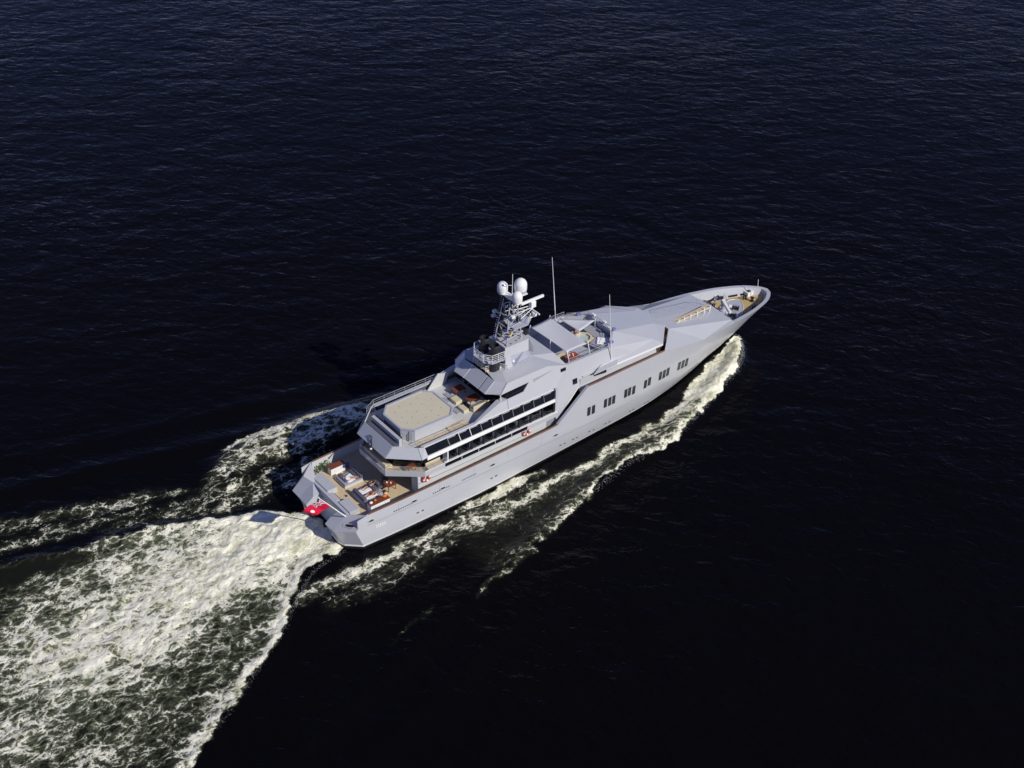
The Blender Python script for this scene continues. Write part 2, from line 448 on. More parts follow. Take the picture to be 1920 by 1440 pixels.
def sea_material():
    m = bpy.data.materials.new('sea_water'); m.use_nodes = True
    nt = m.node_tree; N = nt.nodes; Lk = nt.links
    N.clear()
    out = N.new('ShaderNodeOutputMaterial')
    geo = N.new('ShaderNodeNewGeometry')
    att = N.new('ShaderNodeAttribute'); att.attribute_name = 'foam'
    ata = N.new('ShaderNodeAttribute'); ata.attribute_name = 'aeration'
    def noise(vec, scale, detail=4, rough=.5, dist=0.0):
        n = N.new('ShaderNodeTexNoise'); n.inputs['Scale'].default_value = scale
        n.inputs['Detail'].default_value = detail; n.inputs['Roughness'].default_value = rough
        n.inputs['Distortion'].default_value = dist
        Lk.new(vec, n.inputs['Vector']); return n
    def math_(op, a, b=None, c=None):
        n = N.new('ShaderNodeMath'); n.operation = op
        for i, q in enumerate((a, b, c)):
            if q is None: continue
            if isinstance(q, (int, float)): n.inputs[i].default_value = q
            else: Lk.new(q, n.inputs[i])
        return n.outputs[0]
    def mrange(v, a, b, c, d):
        n = N.new('ShaderNodeMapRange'); n.interpolation_type = 'SMOOTHSTEP'
        for i, q in enumerate((v, a, b, c, d)):
            if isinstance(q, (int, float)): n.inputs[i].default_value = q
            else: Lk.new(q, n.inputs[i])
        return n.outputs[0]
    pos = geo.outputs['Position']
    # wind waves: crests lie roughly across the wind
    mp = N.new('ShaderNodeMapping'); mp.vector_type = 'TEXTURE'
    mp.inputs['Rotation'].default_value = (0, 0, math.radians(-30))
    mp.inputs['Scale'].default_value = (1.8, 1.0, 1.0)
    Lk.new(pos, mp.inputs['Vector'])
    mp2 = N.new('ShaderNodeMapping'); mp2.vector_type = 'TEXTURE'
    mp2.inputs['Rotation'].default_value = (0, 0, math.radians(-52))
    mp2.inputs['Scale'].default_value = (1.5, 1.0, 1.0)
    Lk.new(pos, mp2.inputs['Vector'])
    w1 = noise(mp.outputs[0], .20, 2, .5, .4)
    w2 = noise(mp2.outputs[0], .62, 3, .58, .6)
    w3 = noise(mp.outputs[0], 1.5, 3, .55, .5)
    patch = noise(pos, .018, 3, .55)          # gusts: rough and smooth patches
    pa = mrange(patch.outputs['Fac'], .38, .66, .35, 1.0)
    h = math_('ADD', math_('MULTIPLY', w1.outputs['Fac'], 1.5), math_('MULTIPLY', w2.outputs['Fac'], .80))
    h = math_('ADD', h, math_('MULTIPLY', math_('MULTIPLY', w3.outputs['Fac'], .20), pa))
    h = math_('MULTIPLY', h, mrange(patch.outputs['Fac'], .34, .68, .72, 1.12))
    bump = N.new('ShaderNodeBump'); bump.inputs['Strength'].default_value = 1.0; bump.inputs['Distance'].default_value = .26
    Lk.new(h, bump.inputs['Height'])
    water = N.new('ShaderNodeBsdfPrincipled')
    wc = N.new('ShaderNodeMix'); wc.data_type = 'RGBA'
    wc.inputs[6].default_value = (.0028, .0027, .0032, 1)
    wc.inputs[7].default_value = (.205, .228, .135, 1)
    # foam pattern
    wv = N.new('ShaderNodeVectorMath'); wv.operation = 'SCALE'; wv.inputs['Scale'].default_value = 1.9
    nw = noise(pos, .34, 3, .55)
    sb = N.new('ShaderNodeVectorMath'); sb.operation = 'SUBTRACT'; sb.inputs[1].default_value = (.5, .5, .5)
    Lk.new(nw.outputs['Color'], sb.inputs[0]); Lk.new(sb.outputs[0], wv.inputs[0])
    ad = N.new('ShaderNodeVectorMath'); ad.operation = 'ADD'
    st = N.new('ShaderNodeVectorMath'); st.operation = 'MULTIPLY'; st.inputs[1].default_value = (.68, 1.08, 1.0)
    Lk.new(pos, st.inputs[0])
    Lk.new(st.outputs[0], ad.inputs[0]); Lk.new(wv.outputs[0], ad.inputs[1])
    n1 = noise(ad.outputs[0], .60, 10, .68, .5)
    n4 = noise(ad.outputs[0], 2.1, 5, .6, 1.2)
    rid4 = math_('MAXIMUM', math_('SUBTRACT', 1.0, math_('MULTIPLY', math_('ABSOLUTE', math_('SUBTRACT', n4.outputs['Fac'], .5)), 6.0)), 0.0)
    n2 = noise(ad.outputs[0], .8, 6, .62, .9)
    n3 = noise(pos, 4.5, 4, .65, .3)
    def lace(scale, k):
        vo = N.new('ShaderNodeTexVoronoi'); vo.feature = 'DISTANCE_TO_EDGE'; vo.inputs['Scale'].default_value = scale
        Lk.new(ad2.outputs[0], vo.inputs['Vector'])
        return math_('MAXIMUM', math_('SUBTRACT', 1.0, math_('MULTIPLY', vo.outputs['Distance'], k)), 0.0)
    nw2 = noise(pos, 1.3, 3, .6)
    sb2 = N.new('ShaderNodeVectorMath'); sb2.operation = 'SUBTRACT'; sb2.inputs[1].default_value = (.5, .5, .5)
    sc2 = N.new('ShaderNodeVectorMath'); sc2.operation = 'SCALE'; sc2.inputs['Scale'].default_value = .9
    Lk.new(nw2.outputs['Color'], sb2.inputs[0]); Lk.new(sb2.outputs[0], sc2.inputs[0])
    ad2 = N.new('ShaderNodeVectorMath'); ad2.operation = 'ADD'
    Lk.new(ad.outputs[0], ad2.inputs[0]); Lk.new(sc2.outputs[0], ad2.inputs[1])
    lc1 = lace(.85, 4.5); lc2 = lace(2.2, 4.0)
    rid = math_('SUBTRACT', 1.0, math_('MULTIPLY', math_('ABSOLUTE', math_('SUBTRACT', n2.outputs['Fac'], .5)), 5.0))
    rid = math_('MAXIMUM', rid, 0.0)
    val = math_('ADD', math_('MULTIPLY', n1.outputs['Fac'], .62), math_('MULTIPLY', rid, .10))
    val = math_('ADD', val, math_('ADD', math_('MULTIPLY', lc1, .16), math_('MULTIPLY', lc2, .10)))
    val = math_('ADD', val, math_('MULTIPLY', rid4, .06))
    val = math_('ADD', val, math_('MULTIPLY', n3.outputs['Fac'], .14))
    # threshold falls as the foam gets denser
    thr = mrange(att.outputs['Fac'], 0.0, 1.25, .80, .14)
    thr = math_('MULTIPLY_ADD', att.outputs['Fac'], -.50, .865)
    mask = mrange(val, math_('SUBTRACT', thr, .05), math_('ADD', thr, .14), 0.0, 1.0)
    mask = math_('MULTIPLY', mask, mrange(att.outputs['Fac'], .03, .14, 0, 1))
    thin = mrange(val, math_('SUBTRACT', thr, .24), math_('ADD', thr, .04), 0.0, 1.0)
    thin = math_('MULTIPLY', thin, mrange(att.outputs['Fac'], .05, .3, 0, 1))
    ga = math_('MULTIPLY', ata.outputs['Fac'], math_('MULTIPLY_ADD', thin, .88, .10))
    Lk.new(ga, wc.inputs[0])
    Lk.new(wc.outputs[2], water.inputs['Base Color'])
    water.inputs['Roughness'].default_value = .10
    water.inputs['IOR'].default_value = 1.333
    water.inputs['Specular IOR Level'].default_value = .11
    water.inputs['Specular Tint'].default_value = (.66, .60, .95, 1)
    Lk.new(bump.outputs[0], water.inputs['Normal'])
    fo = N.new('ShaderNodeBsdfPrincipled')
    fo.inputs['Roughness'].default_value = .9
    fo.inputs['Specular IOR Level'].default_value = .1
    fc = N.new('ShaderNodeMix'); fc.data_type = 'RGBA'
    fc.inputs[6].default_value = (.48, .475, .29, 1)
    fc.inputs[7].default_value = (.93, .90, .735, 1)
    Lk.new(mrange(math_('ADD', n1.outputs['Fac'], math_('MULTIPLY', n3.outputs['Fac'], .35)), .46, .76, 0, 1), fc.inputs[0])
    Lk.new(fc.outputs[2], fo.inputs['Base Color'])
    b2 = N.new('ShaderNodeBump'); b2.inputs['Strength'].default_value = .8; b2.inputs['Distance'].default_value = .28
    Lk.new(val, b2.inputs['Height'])
    Lk.new(b2.outputs[0], fo.inputs['Normal'])
    mx = N.new('ShaderNodeMixShader')
    Lk.new(mask, mx.inputs[0]); Lk.new(water.outputs[0], mx.inputs[1]); Lk.new(fo.outputs[0], mx.inputs[2])
    Lk.new(mx.outputs[0], out.inputs[0])
    MATS['sea_water'] = m
sea_material()

nx, ny = GX.shape
idx = np.arange(nx * ny).reshape(nx, ny)
quads = np.stack([idx[:-1, :-1], idx[1:, :-1], idx[1:, 1:], idx[:-1, 1:]], -1).reshape(-1, 4)
fq = (foam[:-1, :-1] + foam[1:, :-1] + foam[1:, 1:] + foam[:-1, 1:]).reshape(-1) / 4
P3 = np.stack([GX, GY, H], -1).reshape(-1, 3)
# smooth surface normals shared by sea and foam, so no seam shows between them
gxh, gyh = np.gradient(H, SD)
NRM = np.stack([-gxh, -gyh, np.ones_like(H)], -1).reshape(-1, 3)
NRM /= np.linalg.norm(NRM, axis=1)[:, None]
def grid_part(name, sel, extra_v=None, extra_f=None):
    q = quads[sel]
    used = np.unique(q)
    remap = np.full(nx * ny, -1); remap[used] = np.arange(len(used))
    q = remap[q]
    vv = P3[used]; nn = NRM[used]
    fo_ = foam.reshape(-1)[used]; ae_ = aer.reshape(-1)[used]
    if extra_v is not None:
        q = np.vstack([q, np.array(extra_f) + len(vv)])
        vv = np.vstack([vv, np.array(extra_v, float)])
        k = len(extra_v)
        nn = np.vstack([nn, np.tile([0, 0, 1.0], (k, 1))])
        fo_ = np.concatenate([fo_, np.zeros(k)]); ae_ = np.concatenate([ae_, np.zeros(k)])
    me = bpy.data.meshes.new(name)
    me.vertices.add(len(vv)); me.vertices.foreach_set('co', vv.astype(np.float32).ravel())
    me.loops.add(q.size); me.loops.foreach_set('vertex_index', q.astype(np.int32).ravel())
    me.polygons.add(len(q)); me.polygons.foreach_set('loop_start', np.arange(0, q.size, 4, dtype=np.int32))
    me.polygons.foreach_set('use_smooth', np.ones(len(q), bool))
    me.update(calc_edges=True)
    for nm, dat in (('foam', fo_), ('aeration', ae_)):
        a = me.attributes.new(nm, 'FLOAT', 'POINT'); a.data.foreach_set('value', dat.astype(np.float32))
    me.normals_split_custom_set_from_vertices(nn.astype(np.float32))
    me.materials.append(MATS['sea_water'])
    o = bpy.data.objects.new(name, me); COL.objects.link(o)
    return o
B = 6000.0
ev = [(SX0, SY0, 0), (SX1, SY0, 0), (SX1, SY1, 0), (SX0, SY1, 0), (-B, -B, 0), (B, -B, 0), (B, B, 0), (-B, B, 0)]
ef = [(4, 5, 1, 0), (5, 6, 2, 1), (6, 7, 3, 2), (7, 4, 0, 3)]
sea = grid_part('sea', fq < .16, ev, ef); tag(sea, kind='structure')
wake = grid_part('wake_foam', fq >= .16)
tag(wake, 'white churned foam of the stern wake and bow waves around the yacht', 'foam', kind='stuff')

# spray thrown up along the breaking edges: loose drops, far too many to count
r_ = np.random.default_rng(5)
def spray(name, line, n, spread, hmax, smin, smax, label):
    L = np.array(line, float); seg = np.linalg.norm(np.diff(L[:, :2], axis=0), axis=1); cum = np.concatenate([[0], np.cumsum(seg)])
    t = r_.random(n) * cum[-1]; k = np.clip(np.searchsorted(cum, t) - 1, 0, len(seg) - 1); u = (t - cum[k]) / seg[k]
    px = L[k, 0] + (L[k + 1, 0] - L[k, 0]) * u + r_.normal(0, spread, n); py = L[k, 1] + (L[k + 1, 1] - L[k, 1]) * u + r_.normal(0, spread, n)
    wgt = L[k, 2] + (L[k + 1, 2] - L[k, 2]) * u
    keep = r_.random(n) < wgt
    px, py, wgt = px[keep], py[keep], wgt[keep]
    ii = np.clip(((px - SX0) / SD).astype(int), 0, nx - 1); jj = np.clip(((py - SY0) / SD).astype(int), 0, ny - 1)
    pz = H[ii, jj] + np.abs(r_.normal(0, hmax * .45, len(px))) * wgt
    rad = smin + (smax - smin) * r_.random(len(px)) ** 3
    o6 = np.array([(1, 0, 0), (-1, 0, 0), (0, 1, 0), (0, -1, 0), (0, 0, 1), (0, 0, -1)], float)
    f8 = np.array([(0, 2, 4), (2, 1, 4), (1, 3, 4), (3, 0, 4), (2, 0, 5), (1, 2, 5), (3, 1, 5), (0, 3, 5)])
    V = (np.stack([px, py, pz], -1)[:, None, :] + o6[None] * rad[:, None, None] * (0.6 + .8 * r_.random((len(px), 1, 3)))).reshape(-1, 3)
    F = (f8[None] + 6 * np.arange(len(px))[:, None, None]).reshape(-1, 3)
    me = bpy.data.meshes.new(name); me.from_pydata(V.tolist(), [], F.tolist())
    me.materials.append(MATS['spray'])
    o = bpy.data.objects.new(name, me); COL.objects.link(o)
    tag(o, label, 'spray', kind='stuff')
mat('spray', (.90, .90, .86), .6, .3)
spray('bow_spray', [(x, y, w) for (x, y), w in zip(BO[:12], (.5, 1, 1, 1, .9, .8, .7, .6, .5, .4, .4, .3))], 9000, .20, .38, .006, .026, 'white spray flying off the bow wave along the near side')
spray('stern_spray', [(x, y, w) for (x, y), w in zip(SE[1:12], (.5, .8, 1, 1, .9, .8, .7, .6, .5, .4, .3))], 2500, .16, .2, .005, .022, 'white spray along the breaking edge of the stern wake')
# ------------------------------------------------------------------ the yacht: hull
yacht = empty('motor_yacht', (0, 0, 0), 'long light grey motor yacht with faceted decks under way', 'yacht')
Y = yacht

# half-breadth curves at a few heights, bow at x = 71
def curve(knots, x):
    xs = [k[0] for k in knots]; ys = [k[1] for k in knots]
    # monotone cubic
    n = len(xs); d = [(ys[i + 1] - ys[i]) / (xs[i + 1] - xs[i]) for i in range(n - 1)]
    m = [d[0]] + [0 if d[i - 1] * d[i] <= 0 else 2 * d[i - 1] * d[i] / (d[i - 1] + d[i]) for i in range(1, n - 1)] + [d[-1]]
    if x <= xs[0]: return ys[0]
    if x >= xs[-1]: return ys[-1]
    i = max(j for j in range(n - 1) if xs[j] <= x)
    h = xs[i + 1] - xs[i]; t = (x - xs[i]) / h
    return ((2 * t ** 3 - 3 * t ** 2 + 1) * ys[i] + (t ** 3 - 2 * t ** 2 + t) * h * m[i] + (-2 * t ** 3 + 3 * t ** 2) * ys[i + 1] + (t ** 3 - t ** 2) * h * m[i + 1])

LV = [  # z, stem x, knots
    (-1.6, 60.0, [(2.3, 4.6), (10, 5.0), (20, 5.0), (30, 4.4), (40, 3.4), (50, 1.9), (56, .8), (60.0, 0)]),
    (0.0, 63.2, [(2.35, 5.72), (8, 5.9), (18, 5.92), (26, 5.55), (35, 5.0), (44, 4.3), (50, 3.3), (55, 2.15), (59, 1.1), (62, .35), (63.2, 0)]),
    (0.42, 63.9, [(2.33, 5.78), (8, 5.97), (18, 6.02), (26, 5.65), (35, 5.2), (44, 4.62), (50, 3.7), (55, 2.5), (59, 1.35), (62.5, .45), (63.9, 0)]),
    (0.66, 64.3, [(2.32, 5.79), (8, 5.98), (18, 6.04), (26, 5.70), (35, 5.28), (44, 4.70), (50, 3.82), (55, 2.62), (59, 1.48), (62.5, .55), (64.3, 0)]),
    (3.2, 68.2, [(1.75, 5.80), (8, 6.0), (18, 6.12), (26, 6.14), (35, 6.05), (44, 5.62), (50, 5.05), (55, 4.2), (59, 3.3), (63, 2.2), (66, 1.15), (67.6, .4), (68.2, 0)]),
    (4.4, 69.7, [(1.75, 5.80), (8, 5.97), (18, 6.12), (26, 6.17), (35, 6.14), (44, 5.78), (50, 5.28), (55, 4.6), (59, 3.85), (63, 2.9), (66, 1.95), (68.6, .8), (69.7, 0)]),
]
SHEER = [(3.0, 5.79), (8, 5.95), (18, 6.10), (26, 6.18), (35, 6.20), (40, 6.12), (46.3, 5.89), (50, 5.60), (53.9, 5.20), (58, 4.74), (61, 4.32), (64, 3.82), (66.5, 3.15), (68.6, 2.35), (70.0, 1.45), (70.75, .7), (71.05, 0)]
SHZ = [(3.0, 4.6), (8, 4.66), (18, 4.92), (26, 5.15), (29.3, 5.25), (33.9, 8.95), (40, 8.95), (46.3, 8.82), (50, 7.95), (53.9, 7.14), (60, 6.93), (64, 6.6), (68, 6.2), (71.05, 5.9)]
def lin(kn, x): return float(np.interp(x, [k[0] for k in kn], [k[1] for k in kn]))
def sheer_z(x): return lin(SHZ, x)
def sheer_y(x): return curve(SHEER, x) if x < 71.05 else 0.0
def hull_y(x, z):
    """half breadth of the outer skin"""
    lv = [(l[0], (curve(l[2], x) if x < l[1] else 0.0)) for l in LV] + [(max(sheer_z(x), 4.5), sheer_y(x))]
    return float(np.interp(z, [p[0] for p in lv], [p[1] for p in lv]))

AFT = [1.75, 3.0, 4.5, 6, 8, 10, 12.5, 15, 18, 21, 24, 26, 28, 29.3, 30.4, 31.6, 32.8, 33.9, 34.6, 35.4, 36.3, 37.2, 38.1, 39, 40, 41, 42, 43, 44, 45, 45.7, 46.3, 47, 47.7, 48.4, 49.2, 50]
TF = [.06, .13, .2, .28, .36, .45, .53, .61, .69, .77, .84, .9, .945, .975, .992, 1.0]
def level_pts(k):
    z, sx, kn = LV[k]
    x0 = kn[0][0]
    xs = [x0 + (x - 1.75) * (4.5 - x0) / (4.5 - 1.75) if x < 4.5 else x for x in AFT] + [50 + t * (sx - 50) for t in TF]
    return [(x, (curve(kn, x) if x < sx else 0.0), z) for x in xs]
def sheer_pts():
    xs = [3.0 + (x - 1.75) * .15 / 2.75 * 10 if x < 4.5 else x for x in AFT] + [50 + t * (71.05 - 50) for t in TF]
    xs[0] = 3.0; xs[1] = 3.5; xs[2] = 4.5
    return [(x, sheer_y(x), sheer_z(x)) for x in xs]
rows = [level_pts(k) for k in range(len(LV))] + [sheer_pts()]
nrow = len(rows); ncol = len(rows[0])
def skin(r0, r1, side, off=0.0):
    vs = []; fs = []
    for r in range(r0, r1 + 1):
        for p in rows[r]:
            vs.append((p[0] + (off if p[1] == 0 else 0), (p[1] + (off if p[1] > 0 else 0)) * side, p[2]))
    for r in range(r1 - r0):
        for c in range(ncol - 1):
            a = r * ncol + c
            fs.append((a, a + 1, a + ncol + 1, a + ncol))
    return vs, fs
# ring of the stern, per side: outer bottom, outer edge, inner corner (all measured ship dimensions)
hb = MB()
for s in (1, -1): hb.add(*skin(3, nrow - 1, s))
# stern quarters: sloping top faces, the cut-off corners and the inner cheeks
for s in (1, -1):
    OB = (2.32, 5.79 * s, .66); IB = (.80, 4.40 * s, .66)
    OA = (1.50, 5.80 * s, 2.95); IA = (0.0, 3.59 * s, 2.30)
    OF = (3.0, 5.79 * s, 4.60); IF = (1.78, 3.45 * s, 3.76)
    LA = (-.10, 1.97 * s, 2.36); LM = (.85, 1.97 * s, 3.08)
    LB = (.62, 1.97 * s, .66); IBB = (.50, 3.59 * s, .66)
    hb.poly([OB, IB, IA, OA])                      # cut corner facing aft
    hb.poly([IB, IBB, IA]); hb.poly([IBB, LB, LA, IA])
    hb.poly([IA, LA, LM, IF])                      # inner cheek
    hb.poly([LA, LB, (2.6, 1.97 * s, .3), (2.2, 1.97 * s, 3.4), LM])
    hb.poly([LM, (2.2, 1.97 * s, 3.4), (2.25, 3.45 * s, 3.78), IF])
    hb.poly([OB, OA, OF, rows[4][0] if s > 0 else (rows[4][0][0], -rows[4][0][1], rows[4][0][2])])
    if s < 0:
        hb.poly([IA, IF, OF, OA])                  # starboard top face
    else:
        A2 = (0.0, 5.17, 2.30); D2 = (1.50, 5.06, 3.74)
        hb.poly([IA, IF, D2, A2])
        hb.poly([A2, D2, OF, OA]); hb.poly([A2, OA, OB, IB]); hb.poly([A2, IB, IA])
        hb.poly([D2, IF, (2.25, 3.45, 3.78), (3.0, 5.5, 3.75), OF])
hull = hb.build('hull', 'paint', Y)
smooth_angle(hull, 22)
bb = MB()
for s in (1, -1): bb.add(*skin(0, 1, s))
for s in (1, -1): bb.poly([(2.35, 5.72 * s, 0), (2.3, 4.6 * s, -1.6), (.9, 1.97 * s, -1.6), (.62, 1.97 * s, 0), (.5, 3.59 * s, 0), (.8, 4.4 * s, 0)])
for s in (1, -1):
    bb.add(*skin(1, 2, s))
    q = [(2.35, 5.72 * s), (.8, 4.4 * s), (.5, 3.59 * s), (.62, 1.97 * s)]
    for i in range(3): bb.poly([(*q[i], 0), (*q[i + 1], 0), (*q[i + 1], .42), (*q[i], .42)])
bb.poly([(.9, 1.97, -1.6), (.9, -1.97, -1.6), (2.6, -1.97, .3), (2.6, 1.97, .3)])
o = bb.build('hull_bottom', 'boot_black', Y); smooth_angle(o, 30)
bs = MB()
for s in (1, -1):
    bs.add(*skin(2, 3, s, .012))
    q = [(2.34, 5.80 * s), (.79, 4.41 * s), (.49, 3.60 * s), (.61, 1.96 * s)]
    for i in range(3): bs.poly([(*q[i], .42), (*q[i + 1], .42), (*q[i + 1], .66), (*q[i], .66)])
o = bs.build('boot_stripe', 'white_paint', Y); smooth_angle(o, 30)
# thin dark line inside the white stripe and the long knuckle on the topsides
def side_strip(name, z, x0, x1, h, matn, side, off=.012, n=40, parent=hull):
    b = MB(); vs = []
    for i in range(n + 1):
        x = x0 + (x1 - x0) * i / n
        for zz in (z - h / 2, z + h / 2):
            vs.append((x, (hull_y(x, zz) + off) * side, zz))
    b.add(vs, [(2 * i, 2 * i + 2, 2 * i + 3, 2 * i + 1) for i in range(n)])
    return b.build(name, matn, parent, smooth=True)
for s in (1, -1):
    side_strip('stripe_line', .53, 2.6, 62, .05, 'strake', s, .02)
    side_strip('knuckle_line', 3.22, 3.0, 41.0, .055, 'strake', s, .012)

# hull windows: tall panes in groups of two and three, with a frame each
def hull_frame(x, z, side):
    y = hull_y(x, z)
    dx = Vector((1.0, (hull_y(x + .3, z) - hull_y(x - .3, z)) / .6 * side, 0)).normalized()
    dz = Vector((0, (hull_y(x, z + .3) - hull_y(x, z - .3)) / .6 * side, 1)).normalized()
    n = dx.cross(dz).normalized()
    if n.y * side < 0: n = -n
    return Vector((x, y * side, z)), dx, dz, n
HULL_WINDOWS = [(34.18, 5.17), (34.89, 5.14), (36.81, 5.2), (37.51, 5.16), (38.16, 5.15), (40.17, 5.16), (40.8, 5.15), (41.54, 5.05), (43.56, 5.02), (44.24, 5.12), (46.19, 5.08), (46.88, 5.04), (47.56, 5.06), (49.67, 4.96), (50.4, 4.9), (51.13, 4.84)]
PORTHOLES = [(30.34, 1.57), (30.98, 1.53), (32.35, 1.48), (33.02, 1.42), (35.07, 1.37), (35.76, 1.31), (37.81, 1.22), (38.49, 1.2), (42.13, 1.0), (42.79, 0.95), (44.97, 0.8), (45.57, 0.77), (19.76, 1.84), (20.41, 1.89), (9.47, 1.85), (10.13, 1.85)]
FAIRLEADS = [(29.12, 3.93), (19.81, 3.86), (9.04, 3.76), (12.86, 3.77), (3.45, 3.69)]
WIN = HULL_WINDOWS
for s in (1, -1):
    for (x, z) in WIN:
        c, dx, dz, n = hull_frame(x, z, s)
        w, h = .185, .56
        fb = MB()
        def ring(k, ow, oh, d): return [c + dx * (a * (w + ow)) + dz * (b_ * (h + oh)) + n * d for a, b_ in ((-1, -1), (1, -1), (1, 1), (-1, 1))]
        O = ring(0, .05, .05, .05); I = ring(0, 0, 0, .05); I2 = ring(0, 0, 0, -.06); O2 = ring(0, .05, .05, -.05)
        fb.add(O + I + I2 + O2, [(i, (i + 1) % 4, 4 + (i + 1) % 4, 4 + i) for i in range(4)] + [(4 + i, 4 + (i + 1) % 4, 8 + (i + 1) % 4, 8 + i) for i in range(4)] + [(i, 12 + i, 12 + (i + 1) % 4, (i + 1) % 4) for i in range(4)])
        fr = fb.build('hull_window', 'exhaust', hull)
        pb = MB(); pb.slab(ring(0, -.002, -.002, .035), .03)
        pb.build('pane', 'hull_glass', fr)
for s in (1, -1):
    for (x, z) in PORTHOLES:
        c, dx, dz, n = hull_frame(x, z, s)
        pb = MB()
        R1 = [c + dx * (.20 * math.copysign(abs(math.cos(a)) ** .7, math.cos(a))) + dz * (.085 * math.sin(a)) for a in np.linspace(0, 2 * math.pi, 14, endpoint=False)]
        pb.hull8([q - n * .02 for q in R1], [q + n * .015 for q in R1])
        pb.build('porthole', 'hull_glass', hull)
    for (x, z) in FAIRLEADS:
        c, dx, dz, n = hull_frame(x, z, s)
        pb = MB()
        for k, (ra, rb, d0, d1) in enumerate(((.42, .17, -.02, .05), (.30, .10, 0, .056))):
            pb.cur = k
            R1 = [c + dx * (ra * math.copysign(abs(math.cos(a)) ** .6, math.cos(a))) + dz * (rb * math.sin(a)) for a in np.linspace(0, 2 * math.pi, 16, endpoint=False)]
            pb.hull8([q + n * d0 for q in R1], [q + n * d1 for q in R1])
        pb.build('fairlead', ['steel', 'black'], hull)
    for (x0, z0, cnt) in ((6.4, 3.55, 9), (11.6, 3.60, 8), (15.6, 3.62, 7)):
        for i in range(cnt):
            c, dx, dz, n = hull_frame(x0 + i * .30, z0 + .004 * i, s)
            pb = MB(); pb.slab([c + dx * a * .10 + dz * b_ * .055 + n * .012 for a, b_ in ((-1, -1), (1, -1), (1, 1), (-1, 1))], .03)
            pb.build('vent_slot', 'hull_glass', hull)
    # faint two-line nameplate near the quarter
    for k, (zz, n_) in enumerate(((2.62, 5), (2.35, 8))):
        for i in range(n_):
            c, dx, dz, n = hull_frame(4.1 + i * (.26 if k == 0 else .17), zz, s)
            pb = MB(); pb.slab([c + dx * a * (.075 if k == 0 else .05) + dz * b_ * (.085 if k == 0 else .05) + n * .012 for a, b_ in ((-1, -1), (1, -1), (1, 1), (-1, 1))], .02)
            pb.build('name_mark', 'white_paint', hull)
# plating seams on the topsides: narrow grooves, barely visible
for s in (1, -1):
    for x in (7.0, 12.4, 17.2, 22.0, 27.0):
        b = MB(); vs = []
        for z in (3.3, 3.8, 4.3, sheer_z(x) - .1):
            for dx_ in (-.012, .012): vs.append((x + dx_, (hull_y(x, z) + .006) * s, z))
        b.add(vs, [(2 * i, 2 * i + 1, 2 * i + 3, 2 * i + 2) for i in range(3)])
        b.build('plate_seam', 'strake', hull)

# bulwarks and rails
def sheer_strip(name, x0, x1, matn, w0, w1, zo0, zo1, side, n=30, parent=Y):
    """a band that follows the sheer: from w0 to w1 inboard, z offsets zo0 to zo1"""
    b = MB(); vs = []
    for i in range(n + 1):
        x = x0 + (x1 - x0) * i / n
        y = sheer_y(x); z = sheer_z(x)
        yl = min(y, hull_y(x, z + zo0) - .05) if zo0 < -.5 else y
        vs += [(x, (yl - w0) * side, z + zo0), (x, (yl - w1) * side, z + zo0), (x, (y - w1) * side, z + zo1), (x, (y - w0) * side, z + zo1)]
    fs = []
    for i in range(n):
        a = 4 * i; c = a + 4
        for k in range(4): fs.append((a + k, a + (k + 1) % 4, c + (k + 1) % 4, c + k))
    fs += [(0, 1, 2, 3), (4 * n, 4 * n + 3, 4 * n + 2, 4 * n + 1)]
    b.add(vs, fs)
    return b.build(name, matn, parent)
for s in (1, -1):
    sheer_strip('bulwark', 3.05, 29.35, 'cream_wall', .02, .16, -1.45, -.005, s)
    sheer_strip('cap_rail', 3.2, 29.4, 'cap_wood', -.04, .15, .0, .06, s)
    sheer_strip('upper_bulwark', 33.9, 46.25, 'paint', .02, .16, -1.2, -.005, s)
    sheer_strip('upper_cap_rail', 33.9, 46.25, 'cap_wood', -.04, .17, .0, .06, s)
# teak main deck aft with side decks
b = MB()
xs = np.linspace(3.0, 30.5, 24)
ring = [(x, hull_y(x, 3.12) - .12) for x in xs]
b.prism([(p[0], p[1]) for p in ring] + [(p[0], -p[1]) for p in ring[::-1]], 3.1, 3.30)
b.build('main_deck', 'teak', Y)
# sloping lip and bay at the stern
b = MB()
b.slab([(2.2, -1.97, 3.4), (2.2, 1.97, 3.4), (1.6, 1.97, .2), (1.6, -1.97, .2)], .1)
b.hull8([(1.9, -3.45, 3.0), (3.1, -3.45, 3.0), (3.1, 3.45, 3.0), (1.9, 3.45, 3.0)], [(1.80, -3.45, 3.77), (2.25, -3.45, 3.79), (2.25, 3.45, 3.79), (1.80, 3.45, 3.77)])
b.build('transom_lip', 'paint', Y)
for (y0, y1) in ((.95, 4.3), (-3.6, -1.3)):
    b = MB(); b.rbox(2.15, 3.42, y0, y1, 3.2, 3.92, .04); b.build('stern_locker', 'paint', Y)
b = MB(); b.box(2.1, 2.6, -.9, .6, 3.3, 3.80); b.build('stern_step', 'paint', Y)
